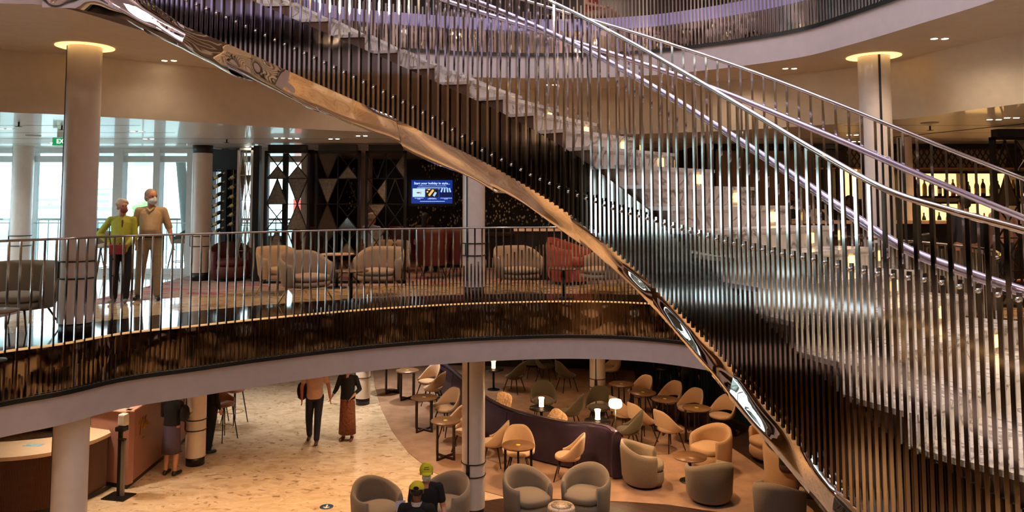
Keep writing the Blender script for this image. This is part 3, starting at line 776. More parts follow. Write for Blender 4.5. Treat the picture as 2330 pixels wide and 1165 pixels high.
def cushion(rx, ry, z0, z1, cy=0, pw=2.6, n=28, puff=.02):
    rows = []
    for s_, z in ((.90, z0), (1, z0 + (z1 - z0) * .25), (1, z1 - (z1 - z0) * .25), (.93, z1 - .005), (.6, z1 + puff * .7), (.05, z1 + puff)):
        row = []
        for k in range(n):
            a = 2 * PI * k / n; c, q = math.cos(a), math.sin(a); f = (abs(c) ** pw + abs(q) ** pw) ** (-1 / pw)
            row.append((c * f * rx * s_, q * f * ry * s_ + cy, z))
        rows.append(row)
    mb = MB(); mb.grid(rows, True, True); mb.f.append(tuple(reversed(range(n)))); mb.sm.append(True); mb.f.append(tuple(len(mb.v) - n + k for k in range(n))); mb.sm.append(True); return mb
def legs(t, pts, m, r0=.017, r1=.011, name='leg'):
    for a, b_ in pts: MB().tube([a, b_], r0, 8, rr=[r0, r1]).build(name, m, t)
def shell_chair(fab, label):
    t = thing('dining_chair', label, 'chair')
    cushion(.235, .235, .38, .455, 0, 2.4).build('seat', fab, t)
    wrap(R(118), .245, .235, lambda q: ease(.50, .41, q * 1.25), lambda q: ease(.84, .47, (q - .12) * 1.15), .035, .10).build('backrest', fab, t)
    MB().lathe([(.17, .36), (.2, .385)], seg=20).build('seat_frame', M['leg'], t)
    legs(t, [((sx * .13, sy * .13, .37), (sx * .225, sy * .225, 0)) for sx in (-1, 1) for sy in (-1, 1)], M['leg'])
    return t
def tub_chair(fab, label):
    t = thing('tub_chair', label, 'armchair')
    wrap(R(128), .335, .335, lambda q: .05, lambda q: ease(.76, .58, q * 1.1), .085, .06, 30).build('shell', fab, t)
    cushion(.315, .34, .06, .30, -.03, 3.).build('seat_base', fab, t)
    cushion(.305, .335, .30, .42, -.035, 3.).build('seat_cushion', fab, t)
    MB().lathe([(.29, 0), (.29, .05)], seg=28).build('plinth', M['black'], t); return t
def lounge_chair(fab, label, w=.34, legm=None, name='lounge_chair', zt0=.80, zt1=.62):
    t = thing(name, label, 'chair')
    wrap(R(112), w, .29, lambda q: .27, lambda q: ease(zt0, zt1, (q - .3) * 1.5), .05, .12, 30).build('backrest', fab, t)
    cushion(w * .95, .30, .26, .35, -.02, 2.8).build('seat_base', fab, t)
    cushion(w * .92, .29, .35, .44, -.03, 2.8).build('seat_cushion', fab, t)
    legs(t, [((sx * w * .62, sy * .17, .28), (sx * w * .95, sy * .27, 0)) for sx in (-1, 1) for sy in (-1, 1)], legm or M['brass'], .014, .009)
    return t
def round_table(label, r=.30, h=.74):
    t = thing('round_table', label, 'table')
    MB().lathe([(r - .02, h - .035), (r, h - .02), (r, h - .006), (r - .006, h)], seg=36).build('tabletop', M['tabletop'], t)
    MB().lathe([(.042, h), (.042, h + .002)], seg=20).build('sticker', M['sticker'], t)
    for k in range(4):
        a = R(45 + 90 * k); x, y = math.cos(a) * r * .78, math.sin(a) * r * .78
        MB().box((x, y, (h - .03) / 2), (.045, .022, h - .03), a + PI / 2 * 0).build('leg', M['leg'], t)
    q = r * .78
    mb = MB()
    for a in (R(45), R(135)): mb.box((0, 0, .02), (2 * q, .04, .04), a)
    mb.build('cross_base', M['leg'], t); return t
def low_table(label, r, h, name='side_table', top=None):
    t = thing(name, label, 'table')
    MB().lathe([(r - .01, h - .02), (r, h - .01), (r, h)], seg=36).build('tabletop', top or M['tabletop'], t)
    MB().lathe([(.03, .02), (.03, h - .02)], seg=14).build('pedestal', M['black'], t); MB().lathe([(r * .62, 0), (r * .6, .014), (.04, .02)], seg=28).build('base', M['black'], t); return t
def put(o, p, rz): o.location = p; o.rotation_euler = (0, 0, R(rz)); return o
def series(maker, items, group=None, z=0.0):
    """items: (px, py, rz, label); the first is built, the others are copies with their own labels"""
    src = None
    for x, y, rz, lab in items:
        if src is None: src = maker(lab); o = src
        else: o = dup(src, label=lab)
        put(o, at(x, y, z), rz)
        if group: o['group'] = group
        yield o
FL = ZL + .012
# --- lower deck floor finishes
def slab_px(name, px, z, h, m):
    poly = [at(x, y, z) for x, y in px]; return struct(name, MB().prism([(p.x, p.y) for p in poly], ZL - .002, z), m)
woodm = bpy.data.materials.new('dark_plank_floor'); nt, b = nodes(woodm); p = geo_pos(nt)
br = tex(nt, 'ShaderNodeTexBrick', mapping(nt, p, (1, 1, 1), (0, 0, R(35))), Scale=1.)
br.inputs['Color1'].default_value = (*S(70, 50, 40), 1); br.inputs['Color2'].default_value = (*S(58, 42, 34), 1); br.inputs['Mortar'].default_value = (*S(24, 16, 12), 1)
br.inputs['Brick Width'].default_value = 1.4; br.inputs['Row Height'].default_value = .16; br.inputs['Mortar Size'].default_value = .008
nt.links.new(br.outputs['Color'], b.inputs['Base Color']); b.inputs['Roughness'].default_value = .35
carp = [(848, 812), (848, 838), (853, 880), (868, 930), (892, 980), (930, 1030), (985, 1073), (1060, 1105), (1150, 1130), (1280, 1136), (1420, 1141), (1520, 1148), (1640, 1166), (1760, 1195), (1900, 1240), (1850, 1160), (1760, 1085), (1690, 1035), (1640, 1003), (1560, 975), (1500, 930), (1450, 880), (1440, 830), (1400, 780), (1000, 770)]
slab_px('floor.004', carp, ZL + .012, .01, M['carpet_low'])
wood = [(1100, 1140), (1160, 1131), (1280, 1136), (1420, 1141), (1520, 1148), (1640, 1166), (1760, 1195), (1900, 1240), (2300, 1500), (1400, 1600), (1130, 1600), (1090, 1300)]
slab_px('floor.005', wood, ZL + .008, .01, woodm)
wood2 = [(1900, 1240), (1850, 1160), (1760, 1085), (1690, 1035), (1640, 1003), (1560, 975), (1500, 930), (1450, 880), (1440, 830), (1400, 780), (1700, 770), (2300, 900), (2600, 1300)]
slab_px('floor.006', wood2, ZL + .008, .01, woodm)
# green ribbed wall of the lower lounge
a, b_ = at(1440, 842, ZL), at(1960, 1090, ZL)
mb = MB(); d = (b_ - a); n_ = 70
for k in range(n_):
    p = a.lerp(b_, (k + .5) / n_); mb.box((p.x, p.y, ZL + 1.3), (d.length / n_ * .8, .07, 2.6), math.atan2(d.y, d.x))
mb.box(((a + b_) / 2 + Vector((0, .08, 1.3))), (d.length, .05, 2.6), math.atan2(d.y, d.x)); struct('wall_green', mb, M['green'])
mb = MB(); a2 = at(1440, 842, ZL); mb.bar((a2.x, a2.y, ZL + 1.3), (-1.6, 23.9, ZL + 1.3), .1, 2.6); struct('wall_lounge_back', mb, M['darkwall'])
# --- shell chairs
ch = [
 (1180, 1080, 0, 'cream shell chair facing out behind the round table beside the purple sofa'),
 (1292, 1090, -105, 'cream shell chair turned left before the sofa, behind the grey tub pair'),
 (1121, 1056, -105, 'cream shell chair half hidden right of the lower white column'),
 (1524, 1022, 118, 'cream shell chair seen from behind, between the floor lamp and the low coffee table'),
 (1463, 1003, 118, 'cream shell chair seen from behind right of the glowing floor lamp'),
 (1420, 985, 118, 'cream shell chair partly hidden behind the floor lamp shade'),
 (1455, 936, -60, 'cream shell chair at the farthest of the right hand row of tables'),
 (1521, 952, -60, 'second cream shell chair from the far end of the right hand row'),
 (1568, 972, -60, 'third cream shell chair from the far end of the right hand row'),
 (1641, 990, -60, 'cream shell chair at the near end of the right hand row, by the green wall'),
 (973, 905, -50, 'cream shell chair at the far left table beside the purple sofa back'),
 (985, 921, -110, 'cream shell chair seen side on between the two farthest left tables'),
 (1014, 972, -50, 'cream shell chair at the left row, tucked beside the middle standing table'),
 (1025, 1006, -110, 'cream shell chair side on behind the nearest left table, cut by the column'),
 (1062, 1030, -50, 'cream shell chair behind the lower column at the nearest left table'),
 (1388, 874, -80, 'cream shell chair in the dim back corner right of the thin column')]
list(series(lambda l: shell_chair(M['cream'], l), ch, None, FL))
ch = [
 (1237, 955, 0, 'dark olive shell chair facing out behind the candle lamp table'),
 (1296, 981, -110, 'dark olive shell chair turned left right of the candle lamp table'),
 (1362, 970, -20, 'dark olive shell chair behind the thin column and the second candle lamp'),
 (1428, 1026, -110, 'dark olive shell chair turned left right of the floor lamp pole'),
 (1170, 892, -120, 'dark olive shell chair by the firelit table at the back left of the lounge'),
 (1212, 858, 10, 'dark olive shell chair furthest back, left of the back centre group'),
 (1243, 866, 60, 'dark olive shell chair in the middle of the back centre group'),
 (1290, 889, 110, 'dark olive shell chair turned right in the back centre group')]
list(series(lambda l: shell_chair(M['olive'], l), ch, None, FL))
# --- round tables
def topp(x, y, h): return at(x, y, FL + h)
tb = [(893, 829, 'dark round standing table farthest up the left row, half under the balcony'), (927, 842, 'dark round standing table second up the left row, with yellow sticker'), (965, 903, 'dark round standing table in the middle of the left row, with yellow sticker'), (1014, 956, 'dark round standing table nearest in the left row beside the column'), (1179, 1012, 'dark round table in front of the sofa back, with yellow sticker'),
      (1414, 873, 'dark round table farthest back in the right hand row'), (1463, 892, 'dark round table second from the back in the right hand row'), (1513, 907, 'dark round table second from the front in the right hand row'), (1585, 927, 'dark round table at the front of the right hand row')]
src = None
for i, (x, y, lab) in enumerate(tb):
    src_ = src or round_table(lab, .30, .74)
    o = src_ if src is None else dup(src, label=lab)
    src = src or src_
    p = topp(x, y, .74); p.z = FL; put(o, p, [10, 10, 8, 5, 45, 20, 20, 20, 20][i])
o = low_table('low dark round coffee table between three grey tub chairs', .31, .45, 'coffee_table'); p = topp(1569, 1038, .45); p.z = FL; put(o, p, 0)
# --- tub chairs
tc_ = [
 (857, 1212, 40, 'grey tub chair at the bottom left, opening right toward the seated staff'),
 (1012, 1200, -32, 'grey tub chair directly left of the column behind the yellow caps'),
 (1201, 1182, 30, 'grey tub chair left of the marble drum table'),
 (1333, 1176, -30, 'grey tub chair right of the marble drum table'),
 (1464, 1101, 80, 'grey tub chair turned right beside the floor lamp base'),
 (1614, 1138, -165, 'grey tub chair with its back to the viewer near the low coffee table'),
 (1775, 1195, 150, 'grey tub chair cut by the bottom edge beside the staircase underside')]
list(series(lambda l: tub_chair(M['grey'], l), tc_, None, FL))
tc_ = [(1618, 1062, -55, 'beige tub chair facing left behind the low coffee table'), (1752, 1045, -70, 'beige tub chair half hidden by the rippled stair underside'), (1792, 1105, 60, 'beige tub chair holding the person in black beside the stair')]
list(series(lambda l: tub_chair(M['tan'], l), tc_, None, FL))
o = thing('drum_table', 'pale marble drum table between two grey tub chairs', 'table'); p = at(1277, 1150, FL + .42); p.z = FL; o.location = p
MB().lathe([(.20, 0), (.215, .03), (.215, .39), (.20, .42)], seg=36).build('drum', M['marble_drum'], o); MB().lathe([(.2, .419), (.0, .424)], seg=36).build('drum_top', M['marble_drum'], o)
# --- curved sofa
sp_ = [at(x, y, FL + .86) for x, y in ((975, 812), (1012, 832), (1052, 866), (1101, 905), (1150, 930), (1208, 946), (1288, 962), (1345, 965), (1380, 973), (1394, 984))]
SP = smoothpts([(p.x, p.y, 0) for p in sp_], 60)
t = thing('curved_sofa', 'long curved aubergine leather sofa seen from behind', 'sofa', (0, 0, FL))
rows = []
for i, p in enumerate(SP):
    tg = SP[min(i + 1, 59)] - SP[max(i - 1, 0)]; tg.normalize(); n = Vector((tg.y, -tg.x, 0))
    if n.dot(Vector((0, -1, 0))) < 0 and i < 45: n = -n
    prof = [(.0, .03), (.02, .3), (.0, .6), (-.02, .80), (-.05, .86), (-.11, .87), (-.16, .83), (-.18, .45), (-.2, .03)]
    rows.append([p + n * a + Vector((0, 0, z)) for a, z in prof])
mb = MB(); mb.grid(rows); mb.f.append(tuple(range(9))); mb.sm.append(False); mb.f.append(tuple(len(mb.v) - 9 + k for k in reversed(range(9)))); mb.sm.append(False); mb.build('backrest', M['purple'], t)
rows = []
for i, p in enumerate(SP[6:54]):
    i += 6
    tg = SP[min(i + 1, 59)] - SP[max(i - 1, 0)]; tg.normalize(); n = Vector((tg.y, -tg.x, 0))
    if n.dot(Vector((0, -1, 0))) < 0: n = -n
    rows.append([p + n * a + Vector((0, 0, z)) for a, z in [(-.2, .05), (-.19, .42), (-.25, .44), (-.62, .44), (-.68, .38), (-.68, .05)]])
mb = MB(); mb.grid(rows); mb.f.append(tuple(range(6))); mb.sm.append(False); mb.f.append(tuple(len(mb.v) - 6 + k for k in reversed(range(6)))); mb.sm.append(False); mb.build('seat', M['purple'], t)
mb = MB(); mb.tube([r[5] for r in []] or [p + Vector((0, 0, .872)) for p in SP], .012, 6); mb.build('piping', M['leg'], t)
for i in (14, 27, 40): 
    p = SP[i]; tg = (SP[i + 1] - SP[i - 1]).normalized(); n = Vector((tg.y, -tg.x, 0)); n = n if n.y < 0 else -n
    MB().tube([p + n * (.022) + Vector((0, 0, z)) for z in (.05, .3)] + [p + n * .008 + Vector((0, 0, .6)), p + n * (-.012) + Vector((0, 0, .8))], .005, 5).build('seam', M['leg'], t)
cm = mat('leaf_print_cushion', S(206, 170, 130), .8, 0, var=.5, scale=22)
for i, (x, y, rz, lab) in enumerate([(1146, 905, 20, 'leaf patterned cushion leaning on the left of the curved sofa'), (1268, 946, -15, 'leaf patterned cushion leaning on the middle of the curved sofa')]):
    p = at(x, y, FL + .84); mb = cushion(.19, .19, -.05, .05, 0, 3.4)
    o = mb.build('cushion', cm); o.location = (p.x, p.y + .10, FL + .74); o.rotation_euler = (R(72), R(20 + 15 * i), R(rz)); tag(o, lab, 'cushion', 'cushions on the curved sofa')
# --- candle lamps on dark tables
def candle(label, p):
    t = thing('candle_lamp', label, 'lamp', p)
    MB().lathe([(.055, 0), (.06, .01), (.02, .03)], seg=20).build('base', M['black'], t)
    MB().lathe([(.055, .03), (.048, .06), (.05, .17), (.062, .21), (.064, .225)], seg=24, cap=False).build('shade', M['glow'], t)
    MB().lathe([(.085, .02), (.1, .1), (.085, .2)], seg=24, cap=False).build('glass_cup', M['glass2'], t)
    l = bpy.data.lights.new('candle', 'POINT'); l.energy = 6; l.color = (1, .6, .28); l.shadow_soft_size = .05; q = bpy.data.objects.new('candle', l); COL.objects.link(q); q.location = Vector(p) + Vector((0, 0, .3)); return t
for x, y, h, lab, tl in ((1232, 928, .55, 'glowing ribbed candle lamp on the dark table behind the sofa', 'black round side table holding the left candle lamp'), (1360, 957, .62, 'glowing ribbed candle lamp at the right end of the sofa', 'black round side table holding the candle lamp at the sofa end'), (1123, 840, .55, 'small flame lamp in the far dark corner beside the column', 'black round side table in the far dark corner')):
    p = topp(x, y, h); p.z = FL; o = low_table(tl, .28, h, top=M['black']); o.location = p
    candle(lab, p + Vector((0, 0, h)))
# --- floor lamp
p = at(1402, 1081, FL); t = thing('floor_lamp', 'slim floor lamp with glowing round shade at the end of the curved sofa', 'lamp', p)
MB().lathe([(.15, 0), (.15, .012), (.03, .02)], seg=28).build('base', M['black'], t); MB().tube([(0, 0, .02), (0, 0, 1.28)], .009, 8).build('pole', M['blackmetal'], t)
MB().lathe([(.06, 1.40), (.11, 1.385), (.125, 1.34), (.125, 1.28), (.10, 1.25)], seg=28, cap=False).build('lamp_shade', M['glow'], t); MB().lathe([(.12, 1.28), (.02, 1.27)], seg=20, cap=False).build('lens', M['glow'], t)
l = bpy.data.lights.new('floor_lamp_bulb', 'POINT'); l.energy = 22; l.color = (1, .66, .36); l.shadow_soft_size = .08; q = bpy.data.objects.new('floor_lamp_bulb', l); COL.objects.link(q); q.location = p + Vector((0, 0, 1.2))
# --- bar stools of the lower deck
def bar_stool(label, m=None, h=.72):
    t = thing('bar_stool', label, 'stool'); cushion(.2, .2, h, h + .07).build('seat', m or M['tan'], t)
    wrap(R(95), .215, .205, lambda q: h + .03, lambda q: h + ease(.32, .12, q), .03, .06).build('backrest', m or M['tan'], t)
    legs(t, [((sx * .12, sy * .12, h), (sx * .21, sy * .21, 0)) for sx in (-1, 1) for sy in (-1, 1)], M['leg'], .015, .011)
    MB().tube([(math.cos(a * PI / 12) * .2, math.sin(a * PI / 12) * .2, .26) for a in range(24)], .008, 6, closed=True).build('foot_ring', M['brass'], t); return t
brn = mat('taupe_leather', S(150, 104, 86), .5, 0, var=.1)
for o in series(lambda l: bar_stool(l, brn), [(508, 1000, 60, 'taupe high stool right of the column with the woman in the purple skirt'), (533, 962, 60, 'taupe high stool behind the first one, farther up the marble floor'), (490, 960, 60, 'taupe high stool mostly hidden behind its column')], None, ZL): pass
for o in series(lambda l: bar_stool(l, M['black']), [(1512, 905, 0, 'black high stool in the dark corner behind the right hand row of chairs')], None, FL): pass
# --- reception counter, rose wall and sanitiser
zt = ZL + 1.0
fp = [at(x, y, zt) for x, y in ((-160, 1044), (-60, 1045), (0, 1042), (60, 1037), (125, 1027), (200, 1006), (236, 992), (252, 984))]
bp = [at(x, y, zt) for x, y in ((-160, 1002), (-60, 1004), (0, 1005), (60, 1001), (125, 993), (180, 977), (212, 966), (238, 962))]
A = smoothpts([(p.x, p.y, 0) for p in fp], 80); B_ = smoothpts([(p.x, p.y, 0) for p in bp], 80)
t = thing('reception_counter', 'curved reception counter with cream top and ribbed walnut front at the lower left', 'counter', (0, 0, 0))
mb = MB(); up = lambda p, z: Vector((p.x, p.y, z))
mb.grid([[up(p, zt - .06) for p in A], [up(p, zt) for p in A], [up(p, zt) for p in B_], [up(p, zt - .06) for p in B_], [up(p, zt - .06) for p in A]], False); mb.build('worktop', M['counter_top'], t)
mb = MB(); rows = [[], []]; n_ = 79 * 4
Af = []
for i in range(79):
    for k in range(4): Af.append(A[i].lerp(A[i + 1], k / 4))
for i, p in enumerate(Af):
    tg = (Af[min(i + 1, len(Af) - 1)] - Af[max(i - 1, 0)]).normalized(); n = Vector((tg.y, -tg.x, 0)); n = n if n.y < 0 else -n
    o_ = -.06 + (.012 if (i // 1) % 2 else 0); rows[0].append(up(p + n * o_, ZL + .08)); rows[1].append(up(p + n * o_, zt - .06))
mb.grid(rows, False); mb.build('ribbed_front', M['ribbed'], t)
mb = MB(); mb.grid([[up(p + Vector((0, .1, 0)), ZL) for p in A], [up(p + Vector((0, .1, 0)), ZL + .08) for p in A]]); mb.build('kickboard', M['black'], t)
zp = ZL + 1.37
P0 = at(290, 1114, ZL); P1 = at(436, 992, ZL); P0l = P0 + Vector((-.85, .30, 0))
t = thing('rose_counter_block', 'rose coloured high counter block with gold script sign behind the sanitiser stand', 'counter')
n = (P1 - P0).normalized(); back = Vector((-n.y, n.x, 0)); 
mb = MB(); th = .12
for a_, b_ in ((P0, P1), (P0l, P0)):
    d = (b_ - a_).normalized(); nn_ = Vector((-d.y, d.x, 0)); nn_ = nn_ if nn_.y > 0 or nn_.x < 0 else -nn_
    if a_ is P0: nn_ = Vector((-abs(n.y), n.x, 0))
    q = [a_, b_, b_ + nn_ * th, a_ + nn_ * th]; mb.prism([(v.x, v.y) for v in q], ZL + .08, zp)
mb.build('panel', M['pinkwall'], t)
mb = MB(); q = [P0 - back * -.02, P1, P1 - Vector((.3, 0, 0)), P0 - Vector((.3, -.1, 0))]; mb.prism([(v.x, v.y) for v in (P0 + Vector((-.02, .02, 0)), P1, P1 - Vector((.2, 0, 0)), P0l + Vector((0, .1, 0)), P0l)], ZL, ZL + .085); mb.build('kickboard', M['black'], t)
mb = MB()
mb.bar((P0.x, P0.y, zp + .01), (P1.x, P1.y, zp + .01), .16, .025); mb.bar((P0l.x, P0l.y, zp + .01), (P0.x, P0.y, zp + .01), .16, .025); mb.build('capping', mat('pale_rose_cap', S(226, 176, 150), .4), t)
def textmesh(body, size, name, m, parent=None, shear=0, ext=.004, bold=0, align='CENTER', sp=1):
    c = bpy.data.curves.new(name, 'FONT'); c.body = body; c.size = size; c.shear = shear; c.extrude = ext; c.align_x = align; c.align_y = 'CENTER'; c.offset = bold; c.space_character = sp
    o = bpy.data.objects.new(name, c); COL.objects.link(o); dg = bpy.context.evaluated_depsgraph_get(); dg.update(); me = bpy.data.meshes.new_from_object(o.evaluated_get(dg)); bpy.data.objects.remove(o)
    me.materials.clear(); me.materials.append(m); o = bpy.data.objects.new(name, me); COL.objects.link(o)
    if parent is not None: o.parent = parent
    return o
# gold script lettering, a strokes-only hand: large looped V then "ista"
sg = at(326, 990, 0); dirx = n
base = P0.lerp(P1, .13); ang = math.atan2(n.y, n.x)
def script(strokes, sc, r, nm, parent, mtl, org, ang):
    mb = MB()
    for s_ in strokes:
        pts = smoothpts([(x * sc, 0, y * sc) for x, y in s_], max(8, len(s_) * 5)); mb.tube(pts, r, 6)
    o = mb.build(nm, mtl, parent); o.location = org; o.rotation_euler = (0, 0, ang); return o
nout = Vector((abs(n.y), -n.x, 0))
org = base + nout * .012 + Vector((0, 0, .88))
script([[(0, .62), (.1, .95), (.28, .95), (.3, .6), (.2, 0), (.15, -.25), (.3, .2), (.55, .85), (.72, 1.0), (.75, .8)],
        [(.62, .5), (.6, .2), (.68, .1), (.78, .25), (.85, .5), (.86, .3), (.82, .12), (.95, .12), (1.05, .6), (1.16, 1.05)], [(1.12, .9), (1.05, .3), (1.1, .12), (1.22, .25)], [(.98, .72), (1.28, .8)],
        [(1.5, .5), (1.35, .52), (1.26, .3), (1.34, .12), (1.48, .3), (1.52, .5), (1.5, .2), (1.6, .12), (1.72, .3)]], .24, .009, 'script_sign', t, M['gold'], org, ang)
script([[(.0, 0), (.1, .1), (.2, 0), (.3, .1), (.4, 0), (.5, .08), (.6, .02)]], .24, .003, 'small_lettering', t, M['gold'], org + Vector((n.x * .1, n.y * .1, -.15)), ang)
# poster on the end of the rose block
pp = P0.lerp(P1, .50) + nout * .02
o = MB().box((0, 0, 0), (.16, .02, .62), ang).build('notice_board', mat('pale_notice', S(222, 210, 160), .6, 0, var=.2, scale=12)); o.location = (pp.x, pp.y, ZL + 1.22); tag(o, 'narrow pale notice board on the rose counter beside the woman in the purple skirt', 'sign')
# machines behind the counter and a blue notice on it
t = thing('till_console', 'grey sloping till console behind the reception counter', 'console', at(62, 985, ZL)); t.location.z = ZL
mb = MB(); mb.box((0, .25, .48), (1.3, .5, .9), R(12)); mb.box((.1, .1, .98), (1.15, .36, .1), R(12)); mb.box((.45, .12, 1.06), (.2, .16, .06), R(30)); mb.build('console_body', mat('console_grey', S(70, 66, 60), .4), t)
mb = MB(); mb.box((-.35, 0, 1.045), (.32, .22, .02), R(12)); mb.box((.1, .05, 1.045), (.24, .16, .02), R(12)); mb.build('keypad', M['black'], t)
o = MB().prism([(-.16, -.05), (.14, -.06), (.17, .05), (-.13, .06)], 0, .003).build('counter_notice', mat('blue_white_notice', S(150, 200, 220), .5, 0, var=.3, scale=18)); o.location = at(76, 1013, zt) + Vector((0, 0, .001)); tag(o, 'small pale blue notice lying on the cream reception counter', 'notice')
p = at(270, 1131, ZL); t = thing('sanitiser_stand', 'black and grey hand sanitiser stand with white dispenser in front of the rose counter', 'stand', p, R(-12))
MB().box((0, 0, .01), (.44, .34, .02)).build('base_plate', M['blackmetal'], t); MB().box((-.015, .02, .68), (.06, .05, 1.34)).build('post', M['blackmetal'], t); MB().box((.05, .02, .5), (.07, .035, .98)).build('post_cover', mat('stand_grey', S(120, 112, 104), .4), t)
mb = MB(); mb.box((.075, -.03, 1.34), (.15, .12, .2)); mb.build('dispenser', mat('dispenser_white', S(220, 214, 206), .35), t, bevel=.02); MB().box((.06, -.05, 1.19), (.16, .14, .07)).build('drip_tray', M['black'], t); MB().box((.05, -.02, .99), (.12, .07, .03)).build('bracket', M['black'], t)
# blue floor arrow
t = thing('floor_sticker', 'blue round floor sticker with a white arrow on the marble floor', 'sticker', at(743, 1153, ZL + .002))
MB().lathe([(.115, 0), (.115, .002)], seg=32).build('disc', mat('sticker_blue', S(50, 84, 130), .4), t)
mb = MB(); mb.box((0, .01, .003), (.025, .12, .002)); mb.box((-.025, -.035, .003), (.07, .02, .002), R(-45)); mb.box((.025, -.035, .003), (.07, .02, .002), R(45)); mb.build('arrow', mat('sticker_white', S(230, 230, 226), .5), t)
# ================================================================== MIDDLE DECK FURNITURE
o = lounge_chair(M['greyl'], 'wide grey lounge chair at the left edge beside the big column', .42, M['leg'], zt0=.82, zt1=.8); put(o, at(38, 748, 0), -12)
src = None
for x, y, rz, lab in [(697, 690, 52, 'cream lounge chair with brass legs facing right, nearest of the left pair'), (640, 668, 52, 'cream lounge chair with brass legs behind the nearest left one'), (860, 672, -18, 'wide cream lounge chair facing out beside the low table'), (884, 640, -8, 'cream lounge chair just behind the wide one facing out'),
                      (1180, 668, 24, 'beige lounge chair right of the balcony column'), (1368, 668, -70, 'beige lounge chair cut off by the stair underside'), (607, 622, 10, 'cream chair seen between two lattice screens')]:
    if src is None: src = lounge_chair(M['taupe'], lab); o = src
    else: o = dup(src, label=lab)
    put(o, at(x, y, 0), rz)
rt = tub_chair(M['maroon'], 'dark maroon leather tub chair behind the slim column on the left'); put(rt, at(524, 637, 0), 25); rt.scale = (1.05, 1.05, 1.0)
rt = tub_chair(M['red'], 'rust red velvet tub chair beneath the stair underside'); put(rt, at(1296, 645, 0), 55); rt.scale = (1.1, 1.1, 1.15)
o = low_table('low dark round table between the cream lounge chairs', .28, .48); put(o, at(798, 684, 0), 0)
o = low_table('low dark round table in front of the rust red chair', .26, .48); put(o, at(1284, 677, 0), 0)
o = low_table('small pale topped table behind the cream lounge chairs', .3, .62, top=M['tan']); put(o, at(766, 655, 0), 0)
o = low_table('low dark round pedestal table at the left edge beside the lounge chair', .22, .5); put(o, at(-20, 822, 0), 0)
hb = lambda l: lounge_chair(M['maroon'], l, .25, M['leg'], 'high_back_chair', 1.02, .8)
for o in series(hb, [(985, 632, 180, 'dark red high backed chair holding the seated dark haired person'), (1050, 628, 170, 'dark red high backed chair right of the occupied one'), (925, 618, 150, 'dark red high backed chair left of the occupied one, by the lattice screen'), (702, 627, 20, 'dark red high backed chair behind the cream chairs and screens')]): pass
src = None
for x, y, rz, lab in [(412, 622, -20, 'grey bucket high stool by the windows right of the man in the beige shirt'), (243, 640, 30, 'grey bucket high stool behind the woman in the green cardigan'), (205, 624, 0, 'grey bucket high stool behind the big white column')]:
    if src is None: src = bar_stool(lab, M['greyl'], .66); o = src
    else: o = dup(src, label=lab)
    put(o, at(x, y, 0), rz)
# lattice screens
silver = mat('hammered_silver_panel', S(112, 104, 94), .35, .6, var=.3, scale=20, bump=.01, bscale=60)
mirrp = mat('dark_mirror_panel', (.3, .28, .26), .06, 1.)
ribp = mat('ribbed_dark_panel', S(62, 48, 38), .4, .2, var=.3, scale=8)
def screen(px0, px1, d, ytop, label, ncol=2, seed=1, light=False, nr=5, header=True):
    x0, x1 = (px0 - PX) / FPX * d, (px1 - PX) / FPX * d; w = x1 - x0; H = LOUNGE - .03
    t = thing('lattice_screen', label, 'screen', ((x0 + x1) / 2, d, 0)); fm = M['frame'] if light else M['blackmetal']; rnd = random.Random(seed)
    zt_ = H - (.12 if header else 0)
    mb = MB(); e = .045
    mb.box((-w / 2 + e / 2, 0, zt_ / 2), (e, .1, zt_)); mb.box((w / 2 - e / 2, 0, zt_ / 2), (e, .1, zt_)); mb.box((0, 0, zt_ - e / 2), (w, .1, e)); mb.box((0, 0, e / 2), (w, .1, e)); mb.build('frame', fm, t)
    if header: MB().box((0, 0, H - .06), (w * .84, .16, .12)).build('header', M['black'], t)
    mb = MB(); iw = (w - 2 * e) / ncol; ih = (zt_ - 2 * e) / nr; b_ = .012 if light else .016
    for c in range(1, ncol): mb.box((-w / 2 + e + c * iw, 0, zt_ / 2), (b_, .03, zt_))
    for r_ in range(1, nr): mb.box((0, 0, e + r_ * ih), (w - e, .03, b_))
    pans = []
    for c in range(ncol):
        for r_ in range(nr):
            a = Vector((-w / 2 + e + c * iw, 0, e + r_ * ih)); q = [a, a + Vector((iw, 0, 0)), a + Vector((iw, 0, ih)), a + Vector((0, 0, ih))]; m_ = a + Vector((iw / 2, 0, ih / 2))
            k = rnd.randrange(5)
            if k <= 2: mb.bar(q[0], q[2], b_, .025, Vector((0, 1, 0))); mb.bar(q[1], q[3], b_, .025, Vector((0, 1, 0))); tri = [(q[0], q[1], m_), (q[2], q[3], m_), (q[1], q[2], m_)][k]
            elif k == 3: apex = a + Vector((iw / 2, 0, ih)); mb.bar(q[0], apex, b_, .025, Vector((0, 1, 0))); mb.bar(q[1], apex, b_, .025, Vector((0, 1, 0))); tri = (q[0], q[1], apex)
            else: apex = a + Vector((iw / 2, 0, 0)); mb.bar(q[3], apex, b_, .025, Vector((0, 1, 0))); mb.bar(q[2], apex, b_, .025, Vector((0, 1, 0))); tri = (q[3], q[2], apex)
            if rnd.random() < (.35 if light else .72): pans.append((tri, rnd.choice((silver, silver, mirrp, ribp))))
    mb.build('lattice', fm, t)
    for tri, pm in pans:
        m2_ = MB(); vs = [v + Vector((0, y_, 0)) for y_ in (-.008, .008) for v in tri]; m2_.add(vs, [(0, 1, 2), (5, 4, 3), (0, 3, 4, 1), (1, 4, 5, 2), (2, 5, 3, 0)]); m2_.build('triangle_panel', pm, t)
    return t
screen(541, 577, 15.4, 345, 'narrow pale metal lattice screen beside the wine display', 2, 3, True, 5, False)
screen(603, 706, 14.5, 320, 'black lattice screen with silver triangles, leftmost of the three tall ones', 2, 11)
